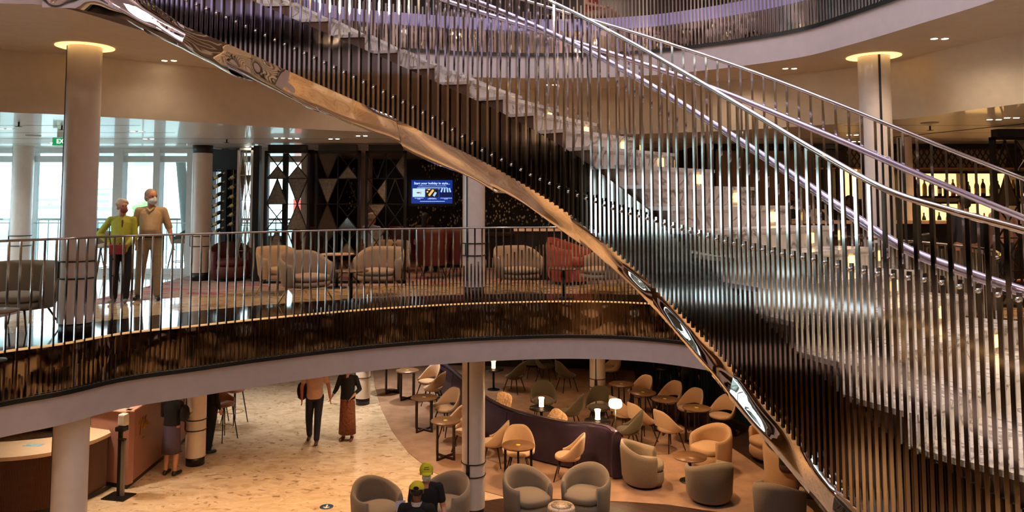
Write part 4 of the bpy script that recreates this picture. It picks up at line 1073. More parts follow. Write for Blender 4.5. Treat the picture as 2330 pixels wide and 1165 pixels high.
screen(718, 820, 14.5, 320, 'black lattice screen with silver triangles, middle of the three tall ones', 2, 12)
screen(832, 925, 14.5, 320, 'black lattice screen with silver triangles, nearest the wall screen', 2, 13)
screen(2258, 2370, 11.3, 290, 'black lattice screen at the right edge in front of the lit bar', 2, 14)
for x0, x1, d, lab in ((578, 592, 14.9, 'dark square post between the pale screen and the first black screen'), (645, 655, 16.0, 'dark post behind the leftmost black screen')):
    a, b_ = (x0 - PX) / FPX * d, (x1 - PX) / FPX * d; o = MB().box((0, 0, 1.34), (b_ - a, .14, 2.68)).build('post', M['black']); o.location = ((a + b_) / 2, d, 0); tag(o, lab, 'post')
# wine display
d = 15.75
def X_(px, d): return (px - PX) / FPX * d
t = thing('wine_cabinet', 'tall dark wine cabinet with a lit glass bay left of the lattice screens', 'cabinet', (X_(512, d), d + .12, 0))
w = X_(542, d) - X_(484, d)
mb = MB(); mb.box((-.19, -.02, 1.25), (.012, .012, 2.5)); mb.box((.14, -.02, 1.25), (.012, .012, 2.5)); mb.build('bottle_rod', M['frame'], t)
mb = MB(); mb.box((0, .12, 1.34), (w, .05, 2.68)); mb.box((-w / 2, 0, 1.34), (.03, .28, 2.68)); mb.box((w / 2, 0, 1.34), (.05, .28, 2.68)); mb.box((-.02, 0, 1.34), (.12, .26, 2.68)); mb.box((0, 0, 2.45), (w, .28, .42)); mb.build('carcass', mat('cabinet_slate', S(60, 64, 72), .4), t)
MB().box((-w / 4 - .02, .08, 1.2), (w * .36, .02, 2.0)).build('lit_back', mat('cabinet_back_light', S(190, 210, 216), .4, emit=(.7, .85, .9), es=.6), t)
k = 0; gl = mat('wine_bottle_glass', S(30, 26, 18), .15, 0, coat=.3); fo = mat('gold_foil_label', S(206, 176, 112), .4, .3, var=.1)
def wine_bottle(label, p, rot=None, glassm=None, grp=None, s_=1.0, lab2=None):
    t = thing('wine_bottle', label, 'bottle', p, 0, grp)
    MB().lathe([(.036, 0), (.038, .01), (.038, .18), (.03, .215), (.014, .245), (.014, .30)], seg=14).build('glass', glassm or gl, t)
    MB().lathe([(.0385, .05), (.0385, .14)], seg=14, cap=False).build('label', lab2 or fo, t); MB().lathe([(.0155, .26), (.0155, .303)], seg=10).build('foil', fo, t)
    if rot: t.rotation_euler = rot
    t.scale = (s_,) * 3; return t
src = None
rowsL = [(498, y) for y in (403, 423, 445, 466, 487, 508, 526)]; rowsR = [(534, y) for y in (403, 425, 446, 467, 487, 508)]
pos_w = ['topmost', 'second', 'third', 'fourth', 'fifth', 'sixth', 'lowest']
for rows_, side_, nmx in ((rowsL, 'lit glass bay', 7), (rowsR, 'dark bay', 6)):
    for i, (x, y) in enumerate(rows_):
        z = 1.6 + (455 - y) / FPX * d; lab = 'wine bottle lying tilted in the %s of the cabinet, %s' % (side_, (pos_w[i] + ' from the top') if 0 < i < nmx - 1 else 'topmost' if i == 0 else 'lowest')
        o = wine_bottle(lab, (0, 0, 0), None, None, 'bottles in the wine cabinet') if src is None else dup(src, label=lab)
        src = src or o; o.location = (X_(x, d) - .09, d - .08, z - .05); o.rotation_euler = (R(10), R(62), 0)
# wall screen
d = 17.2; cx = X_(983, d); z0 = 1.6 + (455 - 463) / FPX * d; z1 = 1.6 + (455 - 410) / FPX * d; w = X_(1030, d) - X_(937, d)
t = thing('wall_screen', 'wall screen showing a blue advert about starting your holiday in style', 'screen', (cx, d, (z0 + z1) / 2)); h = z1 - z0
mb = MB(); mb.box((0, .04, 0), (w + .12, .06, h + .12)); mb.box((0, .3, -.0), (.2, .5, .1)); mb.build('casing', M['black'], t)
def emi(nm, c, s_): return mat(nm, c, .5, emit=c, es=s_, var=.02)
MB().box((0, .005, 0), (w, .01, h)).build('display', emi('screen_blue', S(16, 44, 122), .9), t)
wt = emi('screen_white', S(190, 214, 245), 1.0)
o = textmesh('Start your holiday in style...', .075, 'headline', wt, t, ext=.001, bold=.001); o.location = (0, -.003, h * .36); o.rotation_euler = (R(90), 0, 0)
mb = MB()
for (cx_, zz, ww, hh) in ((0, .25, .66, .010), (0, .17, .72, .018), (0, .12, .36, .014), (-.32, -.27, .2, .014), (-.32, -.31, .06, .014), (.0, -.27, .14, .010), (.0, -.305, .2, .014), (.34, -.27, .26, .014), (.34, -.31, .08, .012), (0, -.41, .58, .016)):
    n_ = max(3, int(ww * w / .028)); rnd = random.Random(int(cx_ * 50 + zz * 90) + 3); xx = -ww * w / 2
    while xx < ww * w / 2: l_ = rnd.uniform(.012, .04); mb.box((cx_ * w + xx + l_ / 2, -.003, zz * h), (l_, .004, hh * h * 1.2)); xx += l_ + .006
mb.build('small_print', wt, t)
for k, (cx_, cbase) in enumerate(((-.32, S(170, 205, 225)), (.0, S(26, 20, 18)), (.34, S(8, 20, 60)))): MB().box((cx_ * w, -.002, -.04 * h), (.3 * w, .006, .36 * h)).build('picture', emi('picture_%d' % k, cbase, .9), t)
mb = MB(); mb.ell((-.33 * w, -.008, -.04 * h), (.045, .003, .016)); mb.box((-.27 * w, -.008, -.05 * h), (.012, .004, .06)); mb.build('dish_motif', emi('motif_dark', S(120, 90, 90), .5), t)
mb = MB(); mb.box((-.02 * w, -.008, -.04 * h), (.05, .004, .17), mtx=Matrix.Rotation(R(38), 3, 'Y')); mb.ell((-.11 * w, -.008, .0), (.022, .003, .022)); mb.ell((-.07 * w, -.008, .09 * h), (.03, .003, .012)); mb.build('food_motif', emi('motif_gold', S(214, 176, 100), .9), t)
mb = MB(); mb.box((.07 * w, -.009, -.1 * h), (.05, .004, .1), mtx=Matrix.Rotation(R(30), 3, 'Y'))
for q in (-.1, -.03, .04, .1): mb.box(((.34 + q) * w, -.009, .07 * h), (.035, .004, .1), mtx=Matrix.Rotation(R(-q * 160), 3, 'Y'))
mb.build('stage_lights', emi('motif_lightblue', S(150, 190, 235), .9), t)
# gaming tables and a back counter in the dark room
t = thing('gaming_table', 'long dark gaming table in front of the seated people', 'table', (X_(1100, 18.1), 18.1, 0)); MB().box((0, 0, .78), (2.9, .9, .07)).build('tabletop', mat('table_dark', S(60, 36, 30), .3), t, bevel=.02); MB().box((0, 0, .38), (2.3, .5, .76)).build('pedestal', M['black'], t)
t = thing('bar_counter', 'dark counter with a pale lit top under the stair underside', 'counter', (X_(1225, 15.2), 15.2, 0)); MB().box((0, 0, 1.0), (1.0, .4, .05)).build('worktop', M['counter_top'], t); MB().box((0, .03, .49), (.96, .34, .97)).build('body', M['black'], t)
# exit sign
p = atd(144, 322, 12.2); t = thing('exit_sign', 'green lit exit sign hanging beside the top of the big column', 'sign', p); hh = LOUNGE - p.z
MB().box((0, 0, 0), (.34, .03, .13)).build('sign_box', mat('exit_green', S(20, 120, 70), .4, emit=S(20, 130, 70), es=.8), t); MB().box((0, 0, .07 + (hh - .07) / 2), (.2, .02, hh - .07)).build('bracket', M['frame'], t)
o = textmesh('EXIT', .1, 'lettering', emi('exit_white', S(220, 240, 225), 1.0), t, ext=.002, bold=.002); o.location = (0, -.018, 0); o.rotation_euler = (R(90), 0, 0)
# recessed lights: each fitting with two lenses
def downlight(px, py, z, label, src=[None]):
    p = at(px, py, z)
    if src[0] is None:
        t = thing('ceiling_downlight', label, 'light', p)
        for k in (-1, 1): MB().lathe([(.034, -.004), (.034, -.001)], c=(k * .062, 0, 0), seg=16).build('lens', M['downlight'], t)
        MB().box((0, 0, -.0005), (.24, .11, .003)).build('housing', M['white'], t); src[0] = t; o = t
    else: o = dup(src[0], label=label)
    o.location = p; o['group'] = 'recessed ceiling lights'; return o
for x, y, z, lab in [(385, 138, SOF_U, 'twin recessed light in the soffit right of the big left column'), (1797, 156, SOF_U, 'twin recessed light in the soffit left of the right hand column'), (2138, 88, SOF_U, 'twin recessed light in the soffit right of the right hand column'), (1253, 193, SOF_U, 'twin recessed light in the soffit seen through the stair rails'),
                     (12, 293, LOUNGE, 'twin recessed light in the glossy ceiling at the left edge'), (311, 299, LOUNGE, 'twin recessed light in the glossy ceiling above the couple'), (338, 316, LOUNGE, 'twin recessed light in the glossy ceiling behind the one above the couple'), (126, 325, LOUNGE, 'twin recessed light in the glossy ceiling beside the exit sign'), (570, 333, LOUNGE, 'twin recessed light in front of the wine cabinet'), (823, 309, LOUNGE, 'twin recessed light between the middle and right black screens'), (483, 343, LOUNGE, 'twin recessed light right of the black capped column'),
                     (1940, 307, LOUNGE, 'twin recessed light seen left of the ringed right column'), (1950, 322, LOUNGE, 'twin recessed light in front of the bar, behind the ringed column'), (2262, 272, LOUNGE, 'twin recessed light left end above the right lattice screen'), (2302, 268, LOUNGE, 'twin recessed light above the right lattice screen'), (636, 314, LOUNGE, 'twin recessed light above the leftmost black screen'), (668, 315, LOUNGE, 'twin recessed light above the right of the leftmost black screen'), (760, 316, LOUNGE, 'twin recessed light above the middle black screen')]:
    downlight(x, y, z, lab)
for x, y, lab in ((43, 278, 'small ceiling sprinkler at the far left of the glossy ceiling'), (141, 286, 'small ceiling sprinkler beside the big left column'), (516, 317, 'dark ceiling sprinkler above the wine cabinet'), (2116, 287, 'small ceiling sprinkler over the bar on the right')):
    p = at(x, y, LOUNGE); t = thing('ceiling_sprinkler', lab, 'sprinkler', p); MB().tube([(0, 0, 0), (0, 0, -.06)], .012, 8).build('stem', M['blackmetal'], t); MB().lathe([(.045, -.065), (.045, -.06)], seg=16).build('deflector', M['blackmetal'], t)
for x, y, lab in ((76, 308, 'flat round ceiling speaker left of the big column'), (2115, 279, 'flat round ceiling speaker over the bar on the right')):
    tag(MB().lathe([(.11, -.012), (.12, -.001)], seg=28).build('ceiling_speaker', mat('speaker_cream', S(180, 168, 150), .5), loc=at(x, y, LOUNGE)), lab, 'speaker')
# ================================================================== BACK BAR
d = YB
zr = [(1.6 + (455 - 446) / FPX * d, 1.6 + (455 - 396) / FPX * d), (1.6 + (455 - 517) / FPX * d, 1.6 + (455 - 464) / FPX * d)]
t = thing('back_bar', 'back bar with amber lit bottle shelves on the right of the middle deck', 'bar', (0, d, 0)); xa, xb = X_(2062, d), 15.5
mb = MB()
for z0, z1 in zr:
    for xq in (xa, xa + 1.0, xa + 2.0, xa + 2.7, xa + 3.7, xa + 4.7): mb.box((xq, -.14, (z0 + z1) / 2), (.05, .3, z1 - z0 + .1))
    for zz in (z0 - .02, z1 + .02): mb.box(((xa + xa + 4.7) / 2, -.14, zz), (4.75, .32, .04))
mb.box(((xa + xa + 4.7) / 2, -.1, .5), (4.8, .4, 1.0)); mb.build('shelving', M['darkwall'], t)
for z0, z1 in zr: MB().box((xa + 2.35, .0, (z0 + z1) / 2), (4.7, .02, z1 - z0)).build('lit_panel', M['amber'], t)
MB().box(((4.4 + 15.9) / 2, .12, 2.42), (11.4, .04, .36)).build('diamond_panel', M['diamond'], t); MB().box(((4.4 + 15.9) / 2, .04, 2.22), (11.4, .1, .03)).build('copper_rail', mat('copper_rail', S(220, 150, 110), .3, .9), t)
MB().box(((4.4 + 15.9) / 2, .06, 2.655), (11.4, .2, .1)).build('cornice', M['black'], t)
t2 = thing('lit_niche', 'small amber lit bottle niche behind the stair rails', 'shelf', (X_(1933, d), d, 0)); MB().box((0, .1, 1.9), (.4, .02, .6)).build('lit_panel', M['amber'], t2); mb = MB(); [mb.box((s_ * .21, .02, 1.9), (.03, .2, .64)) for s_ in (-1, 1)]; mb.box((0, .02, 1.6), (.44, .2, .03)); mb.build('frame', M['black'], t2)
mb = MB(); mb.box((X_(1745, 14.4), 14.5, 1.55), (1.9, .1, 2.0)); struct('wall_bar_panel', mb, mat('tan_panel', S(140, 104, 74), .5))
gls = [gl, mat('amber_spirit', S(190, 110, 40), .15, 0, coat=.3), mat('green_glass_bottle', S(60, 110, 40), .15, 0, coat=.3), mat('clear_spirit', S(190, 170, 130), .1, 0, coat=.3)]
lbs = [fo, mat('white_label', S(226, 218, 200), .5), mat('black_label', S(20, 18, 16), .5)]
rnd = random.Random(5); protos = {}; names_row = ['upper', 'lower']; cols_ = {0: 'dark', 1: 'amber', 2: 'green', 3: 'clear'}; cnt_ = {}
ords = ['first', 'second', 'third', 'fourth', 'fifth', 'sixth', 'seventh', 'eighth', 'ninth', 'tenth', 'eleventh', 'twelfth', 'thirteenth', 'fourteenth', 'fifteenth', 'sixteenth', 'seventeenth', 'eighteenth']
for ri, (z0, z1) in enumerate(zr):
    for i in range(16):
        gi = rnd.choice((0, 0, 0, 1, 3) if ri == 0 else (0, 1, 2, 3)); li = rnd.randrange(3); x = xa + .1 + i * .145 + rnd.uniform(-.02, .02)
        if abs((x - xa) % 1.0) < .06: x += .07
        lab = '%s glass bottle on the %s lit bar shelf, %s from the left' % (cols_[gi], names_row[ri], ords[i]); key = (gi, li)
        if key not in protos: protos[key] = wine_bottle(lab, (0, 0, 0), None, gls[gi], 'bottles on the back bar', 1.0, lbs[li]); o = protos[key]
        else: o = dup(protos[key], label=lab)
        o.location = (x, d - .16, z0); s_ = rnd.uniform(.85, 1.05) * (.95 if ri else 1.05); o.scale = (s_ * 1.05, s_ * 1.05, s_)
t = thing('bar_counter', 'long black bar counter with pale edge where the bartenders stand', 'counter', (0, 13.0, 0)); MB().box((8.6, 0, 1.22), (8.0, .5, .05)).build('worktop', mat('bar_top', S(190, 160, 130), .3), t); MB().box((8.6, .05, .6), (7.9, .4, 1.2)).build('front', M['black'], t); MB().tube([(4.7, -.3, .25), (12.5, -.3, .25)], .02, 8).build('foot_rail', M['gold'], t)
for i, (x, y, lab) in enumerate([(6.0, 12.3, 'black bar stool left of the right column at the bar'), (6.85, 12.1, 'black bar stool behind the right column at the bar'), (10.6, 12.0, 'black bar stool in front of the amber shelves')]):
    if i == 0: s0 = bar_stool(lab, M['black'], .76); o = s0
    else: o = dup(s0, label=lab)
    o.location = (x, y, 0); o.rotation_euler = (0, 0, PI)
# ================================================================== UPPER DECK
up_src = None
for (x, y, rz, lab) in ((4.4, 12.6, 200, 'dark tub chair on the upper deck behind the balustrade, left of the pair'), (5.6, 11.6, 210, 'dark tub chair on the upper deck, right of the pair'), (1.9, 13.6, 40, 'dark tub chair on the upper deck under the seated person'), (-.6, 13.4, 20, 'dark tub chair on the upper deck seen through the stair balusters')):
    if up_src is None: up_src = tub_chair(M['olive'], lab); o = up_src
    else: o = dup(up_src, label=lab)
    o.location = (x, y, ZU); o.rotation_euler = (0, 0, R(rz))
t = low_table('small dark round table on the upper deck beside the seated person', .3, .5); t.location = (1.0, 13.2, ZU)
# ================================================================== PEOPLE
def blob(mb, name, m, parent=None, voxel=.012, it=3):
    o = mb.build(name, m, None); md = o.modifiers.new('r', 'REMESH'); md.mode = 'VOXEL'; md.voxel_size = voxel; md.use_smooth_shade = True
    if it: s_ = o.modifiers.new('s', 'SMOOTH'); s_.factor = .5; s_.iterations = it
    dg = bpy.context.evaluated_depsgraph_get(); dg.update(); me = bpy.data.meshes.new_from_object(o.evaluated_get(dg)); old = o.data
    o.modifiers.clear(); o.data = me; me.name = name; me.materials.clear(); me.materials.append(m); me.polygons.foreach_set('use_smooth', [True] * len(me.polygons)); bpy.data.meshes.remove(old)
    o.parent = parent; return o
STAND = dict(pel=(0, 0, .97), chest=(0, 0, 1.29), neck=(0, .01, 1.46), head=(0, -.015, 1.62), shL=(.18, .01, 1.41), elL=(.235, .04, 1.13), wrL=(.25, -.03, .89), hipL=(.09, 0, .93), knL=(.10, -.02, .50), anL=(.10, .02, .09), toeL=(.125, -.14, .035))
for k in list(STAND):
    if k.endswith('L'): v = STAND[k]; STAND[k[:-1] + 'R'] = (-v[0], v[1], v[2])
def sitpose(dz=-.46):
    P = dict(STAND)
    for k in P:
        if k[:3] in ('pel', 'che', 'nec', 'hea', 'shL', 'shR', 'elL', 'elR', 'wrL', 'wrR', 'hip'): P[k] = (P[k][0], P[k][1] + .05, P[k][2] + dz)
    for sx, s_ in ((1, 'L'), (-1, 'R')):
        P['kn' + s_] = (sx * .12, -.38, .50); P['an' + s_] = (sx * .12, -.36, .09); P['toe' + s_] = (sx * .13, -.52, .035); P['wr' + s_] = (sx * .12, -.28, .60); P['el' + s_] = (sx * .25, .02, .68)
    return P
def person(label, loc, rz, H=1.75, pose=None, base=None, top=None, sleeve='long', topz=.9, bottom=None, bkind='trousers', hem=.5, shoes=None, hair=None, hairk='short', mask=None, skin=None, belly=0., voxel=.010, extra=None, turn=0, tilt=0, hands=True, collar=None, cap=None, open_front=None, vest=None):
    P = dict(base or STAND); P.update(pose or {}); sc = H / 1.75; J = {k: Vector(v) * sc for k, v in P.items()}
    t = thing('person', label, 'person', loc, R(rz)); skin = skin or M['skin']; V = Vector
    b_ = MB(); u = sc
    # head, turned on the neck
    Rt = Matrix.Rotation(R(turn), 3, 'Z') @ Matrix.Rotation(R(tilt), 3, 'X'); h = J['head']
    hs = 1.1; hp = lambda x, y, z: h + Rt @ V((x * u * hs, y * u * hs, z * u * hs))
    b_.ell(hp(0, .01, .03), (.080 * u, .101 * u, .096 * u), 16, 12, Rt); b_.ell(hp(0, -.022, -.045), (.060 * u, .068 * u, .074 * u), 14, 10, Rt)
    b_.capsule(hp(0, -.085, .01), hp(0, -.102, -.022), .009 * u, .014 * u); b_.ell(hp(0, -.078, -.058), (.024 * u, .012 * u, .010 * u), 10, 6, Rt)
    for s_ in (-1, 1): b_.ell(hp(s_ * .075, .008, -.005), (.012 * u, .02 * u, .032 * u), 10, 8, Rt)
    b_.capsule(J['neck'] - V((0, 0, .05 * u)), hp(0, .012, -.05), .055 * u, .05 * u)
    # trunk
    c, p = J['chest'], J['pel']; mid = c.lerp(p, .55)
    ax = V((0, 1, 0))
    b_.ell(c + V((0, 0, .0 * u)), (.14 * u, .09 * u, .15 * u), 16, 12); b_.ell(mid + V((0, -.2 * belly * u, 0)), (.125 * u, (.09 + belly * .3) * u, .16 * u), 16, 12); b_.ell(p, (.145 * u, .095 * u, .11 * u), 16, 12)
    b_.capsule(J['shL'], c + V((0, 0, .14 * u)), .046 * u, .05 * u); b_.capsule(J['shR'], c + V((0, 0, .14 * u)), .046 * u, .05 * u); b_.capsule(c + V((0, 0, .12 * u)), J['neck'], .085 * u, .055 * u)
    for s_ in 'LR':
        b_.capsule(J['sh' + s_], J['el' + s_], .050 * u, .040 * u); b_.capsule(J['el' + s_], J['wr' + s_], .040 * u, .026 * u)
        b_.capsule(J['hip' + s_], J['kn' + s_], .085 * u, .055 * u); b_.capsule(J['kn' + s_], J['kn' + s_].lerp(J['an' + s_], .35), .054 * u, .056 * u); b_.capsule(J['kn' + s_].lerp(J['an' + s_], .35), J['an' + s_], .056 * u, .034 * u)
        b_.capsule(J['an' + s_] - V((0, -.02 * u, .04 * u)), J['toe' + s_], .036 * u, .028 * u)
        if hands:     # palm, four bent fingers of different length and a thumb from the side of the palm
            w = J['wr' + s_]; d = (w - J['el' + s_]).normalized(); sx = 1 if s_ == 'L' else -1
            fwd = V((0, -1, 0)); side_ = (fwd - d * fwd.dot(d))
            side_ = side_.normalized() if side_.length > .2 else V((0, 0, 1)); nrm = d.cross(side_).normalized() * sx
            pc = w + d * .05 * u; b_.capsule(w, w + d * .035 * u, .025 * u, .03 * u, sq=(nrm, .6))
            b_.capsule(pc + side_ * .016 * u, pc - side_ * .018 * u, .030 * u, .030 * u, sq=(nrm, .5))
            for k, (o_, l_) in enumerate(((.030, .062), (.011, .072), (-.009, .068), (-.028, .054))):
                a = pc + d * .03 * u + side_ * o_ * u; m_ = a + d * l_ * .5 * u + nrm * (.010 * sx * 0) * u; e = m_ + (d * .85 + nrm * .5 * -1 * 1).normalized() * l_ * .5 * u
                b_.capsule(a, m_, .0095 * u, .009 * u, 8); b_.capsule(m_, e, .009 * u, .0078 * u, 8)
            a = w + d * .025 * u + side_ * .026 * u; m_ = a + (d * .5 + side_ * .8).normalized() * .035 * u; b_.capsule(a, m_, .012 * u, .010 * u, 8); b_.capsule(m_, m_ + (d + side_ * .2).normalized() * .028 * u, .010 * u, .0085 * u, 8)
    blob(b_, 'body', skin, t, voxel, 2)
    for s_ in (-1, 1):
        e = MB(); e.ell(hp(s_ * .028, -.078, .018), (.013 * u, .010 * u, .008 * u), 10, 6, Rt); e.build('eye', mat('eye_dark', S(30, 22, 20), .3), t)
    e = MB()
    for s_ in (-1, 1): e.capsule(hp(s_ * .015, -.084, .036), hp(s_ * .045, -.074, .037), .005 * u, .004 * u, 8)
    if hair: e.build('eyebrows', hair, t)
    if top:
        g = MB(); q = .018 * u
        zb = topz * u if base is None or base is STAND else p.z - .05 * u
        prof = [(zb, .178, .118, p), (max(p.z, zb + .02), .172, .120 + belly * .35, p), (mid.z, .160, .118 + belly, mid), ((mid.z + c.z) / 2, .165, .120 + belly * .7, mid.lerp(c, .5)), (c.z, .172, .120 + belly * .2, c), (c.z + .08 * u, .168, .108, c), (c.z + .13 * u, .13, .085, c), (c.z + .165 * u, .07, .062, J['neck'])]
        rows = [[V((q_.x + math.cos(k * PI / 12) * rx * u, q_.y - belly * .25 * u * (1 if rx == .160 else .5) + math.sin(k * PI / 12) * ry * u, z)) for k in range(24)] for z, rx, ry, q_ in prof]
        g.grid(rows, True, True); n_ = len(g.v); g.f.append(tuple(reversed(range(n_ - 24 * len(rows), n_ - 24 * (len(rows) - 1))))); g.sm.append(True); g.f.append(tuple(range(n_ - 24, n_))); g.sm.append(True)
        nb = J['neck'] - V((0, 0, .02 * u))
        for s_ in 'LR': g.capsule(J['sh' + s_] - V((0, 0, .008 * u)), nb, .050 * u + q * .5, .060 * u)
        for s_ in 'LR':
            a, e_, w = J['sh' + s_], J['el' + s_], J['wr' + s_]
            if sleeve == 'long': g.capsule(a, e_, .056 * u + q * .4, .048 * u + q * .3); g.capsule(e_, e_.lerp(w, .96), .048 * u + q * .3, .036 * u)
            elif sleeve == 'elbow': g.capsule(a, a.lerp(e_, .92), .056 * u + q * .4, .058 * u)
            elif sleeve == 'threeq': g.capsule(a, e_, .056 * u + q * .4, .047 * u + q * .3); g.capsule(e_, e_.lerp(w, .5), .047 * u + q * .3, .04 * u)
            elif sleeve == 'short': g.capsule(a, a.lerp(e_, .6), .056 * u + q * .4, .060 * u)
        blob(g, 'top', top, t, voxel * 1.1, 2)
    if vest:
        g = MB(); q = .028 * u; g.ell(c + V((0, 0, .02 * u)), (.14 * u + q, .10 * u + q, .16 * u), 16, 12); g.ell(mid, (.145 * u + q, .105 * u + q, .15 * u), 16, 12); blob(g, 'waistcoat', vest, t, voxel * 1.2, 2)
    if bottom:
        g = MB(); q = .014 * u
        g.ell(p - V((0, 0, .03 * u)), (.158 * u + q, .112 * u + q, .12 * u), 16, 10); g.capsule(p, p + V((0, 0, .03 * u)), .13 * u + q, .13 * u + q, 16, sq=(V((0, 1, 0)), .82))
        if bkind == 'trousers':
            for s_ in 'LR':
                a, k_, n_ = J['hip' + s_], J['kn' + s_], J['an' + s_]; g.capsule(a, k_, .088 * u + q, .062 * u + q); g.capsule(k_, n_.lerp(k_, .04), .062 * u + q, .050 * u + q * .8)
            g.capsule(J['hipL'].lerp(J['hipR'], .5) - V((0, 0, .03 * u)), p, .08 * u, .1 * u); blob(g, 'trousers', bottom, t, voxel * 1.1, 2)
        else:
            zs = [p.z + .05 * u, p.z - .04 * u, p.z - .2 * u, (hem * u + p.z) / 2 - .05 * u, hem * u]; rr = [(.135, .10), (.175, .125), (.18, .135), (.185, .145), (.19, .155)] if hem > .3 else [(.135, .10), (.17, .12), (.175, .13), (.185, .15), (.20, .17)]
            rows = [[(math.cos(k * PI / 14) * a * u + p.x, math.sin(k * PI / 14) * b2 * u * (1 + .04 * math.sin(k * 3)) + p.y, z) for k in range(28)] for z, (a, b2) in zip(zs, rr)]
            rows.append([(x * .9, y * .9, z + .01) for x, y, z in rows[-1]]); rows.append([(x * .5, y * .5, z + .1) for x, y, z in rows[-1]])
            m_ = MB(); m_.grid(rows, True, True); o = m_.build('skirt', bottom, t)
    if shoes:
        for s_ in 'LR':
            g = MB(); a = J['an' + s_]; to = J['toe' + s_]; z = min(a.z, to.z); g.capsule(a + V((0, .03 * u, -.045 * u)), to + V((0, 0, .004)), .042 * u, .036 * u, sq=(V((0, 0, 1)), .95)); g.capsule(a + V((0, .01 * u, -.02 * u)), a + V((0, .02 * u, -.045 * u)), .042 * u, .044 * u); blob(g, 'shoe', shoes, t, voxel, 2)
    if hair:
        g = MB()
        if hairk == 'short' and cap: g.ell(hp(0, .035, -.005), (.085 * u, .075 * u, .055 * u), 16, 12, Rt)
        elif hairk == 'short': g.ell(hp(0, .028, .045), (.090 * u, .100 * u, .094 * u), 16, 12, Rt); g.ell(hp(0, .055, -.005), (.081 * u, .064 * u, .072 * u), 16, 12, Rt)
        elif hairk == 'balding': g.ell(hp(0, .034, .012), (.091 * u, .094 * u, .062 * u), 16, 12, Rt); g.ell(hp(0, .04, .05), (.082 * u, .084 * u, .066 * u), 16, 12, Rt)
        elif hairk == 'curly':
            rnd = random.Random(3)
            for k in range(34):
                a = rnd.uniform(0, 2 * PI); e_ = rnd.uniform(-.35, 1.4); v = V((math.cos(a) * math.cos(e_), math.sin(a) * math.cos(e_), math.sin(e_)))
                if v.y < -.45 and v.z < .55: continue
                g.ell(hp(v.x * .082, v.y * .09 + .02, v.z * .09 + .03), (.036 * u,) * 3, 8, 6)
            g.ell(hp(0, .03, .035), (.088 * u, .094 * u, .094 * u), 14, 10, Rt)
        elif hairk == 'long': g.ell(hp(0, .03, .04), (.094 * u, .104 * u, .099 * u), 16, 12, Rt); g.capsule(hp(0, .055, 0), hp(0, .07, -.16), .075 * u, .06 * u)
        elif hairk == 'bun': g.ell(hp(0, .028, .04), (.090 * u, .100 * u, .094 * u), 16, 12, Rt); g.ell(hp(0, .12, .06), (.04 * u,) * 3, 12, 8)
        blob(g, 'hair', hair, t, voxel, 1)
    if mask:
        g = MB(); g.ell(hp(0, -.050, -.045), (.066 * u, .058 * u, .060 * u), 16, 12, Rt); g.capsule(hp(0, -.092, .002), hp(0, -.100, -.045), .020 * u, .024 * u); blob(g, 'mask', mask, t, voxel * .8, 2)
        for s_ in (-1, 1): MB().tube([hp(s_ * .055, -.055, -.02), hp(s_ * .079, .0, .005)], .002 * u, 5).build('ear_loop', mask, t)
    if cap:
        g = MB(); rows = []
        for i in range(9):
            a = PI / 2 * i / 8; rows.append([hp(math.cos(k * PI / 14) * .090 * math.cos(a) ** .8, .012 + math.sin(k * PI / 14) * .106 * math.cos(a) ** .8, .025 + .092 * math.sin(a)) for k in range(28)])
        g.grid(rows, True, True); g.build('cap_crown', cap, t)
        g = MB(); rows = []
        for (f_, dz) in ((0, 0), (.5, -.006), (1, -.018)):
            rows.append([hp(math.sin(q) * .082 * (1 - .12 * f_), -math.cos(q) * .09 - .075 * f_ * math.cos(q * .9) + .005, .028 + dz - .008 * abs(math.sin(q))) for q in [(-1.15 + 2.3 * k / 16) for k in range(17)]])
        g.grid(rows); rows2 = [[v - V((0, 0, .006)) for v in r] for r in rows]; g.grid(rows2); g.build('cap_peak', cap, t)
    if extra: extra(t, J, hp, u)
    return t
fab = lambda n, c, **k: mat(n, c, .85, 0, **({'var': .08, 'scale': 25} | k))
black = fab('black_clothing', S(18, 17, 20)); white_mask = mat('pale_blue_mask', S(220, 230, 238), .7); whitehair = mat('white_hair', S(206, 200, 190), .8, 0, var=.15, scale=50); greyhair = mat('grey_hair', S(150, 140, 130), .8, 0, var=.2, scale=50); darkhair = mat('dark_hair', S(26, 20, 18), .6, 0, var=.2, scale=50)
# couple on the middle deck
lime = fab('lime_cardigan', S(176, 176, 62)); khaki = fab('khaki_trousers', S(150, 136, 112)); beige = fab('beige_shirt', S(196, 172, 136))
def ex1(t, J, hp, u):
    g = MB(); g.capsule(Vector((.03, -.11, 1.40)) * u, Vector((.03, -.135, 1.15)) * u, .011, .012); g.capsule(Vector((.03, -.135, 1.15)) * u, Vector((.0, -.145, .95)) * u, .012, .010); g.build('cardigan_edge', mat('cardigan_trim', S(70, 50, 30), .8), t)
person('person in a lime green cardigan and black trousers with one hand on the hip', at(272, 689, 0), 14, 1.60, {'elR': (-.37, .10, 1.17), 'wrR': (-.19, -.04, 1.02), 'elL': (.22, -.03, 1.12), 'wrL': (.13, -.17, 1.0), 'anL': (.09, -.02, .09), 'toeL': (.12, -.18, .035), 'shL': (.17, .01, 1.41)}, top=lime, topz=.86, bottom=fab('black_trousers', S(20, 19, 26)), shoes=mat('silver_shoe', S(120, 116, 112), .4), hair=whitehair, hairk='curly', belly=.045, mask=mat('red_pattern_mask', S(150, 70, 66), .7, 0, var=.5, scale=80), turn=38, tilt=-6, extra=ex1)
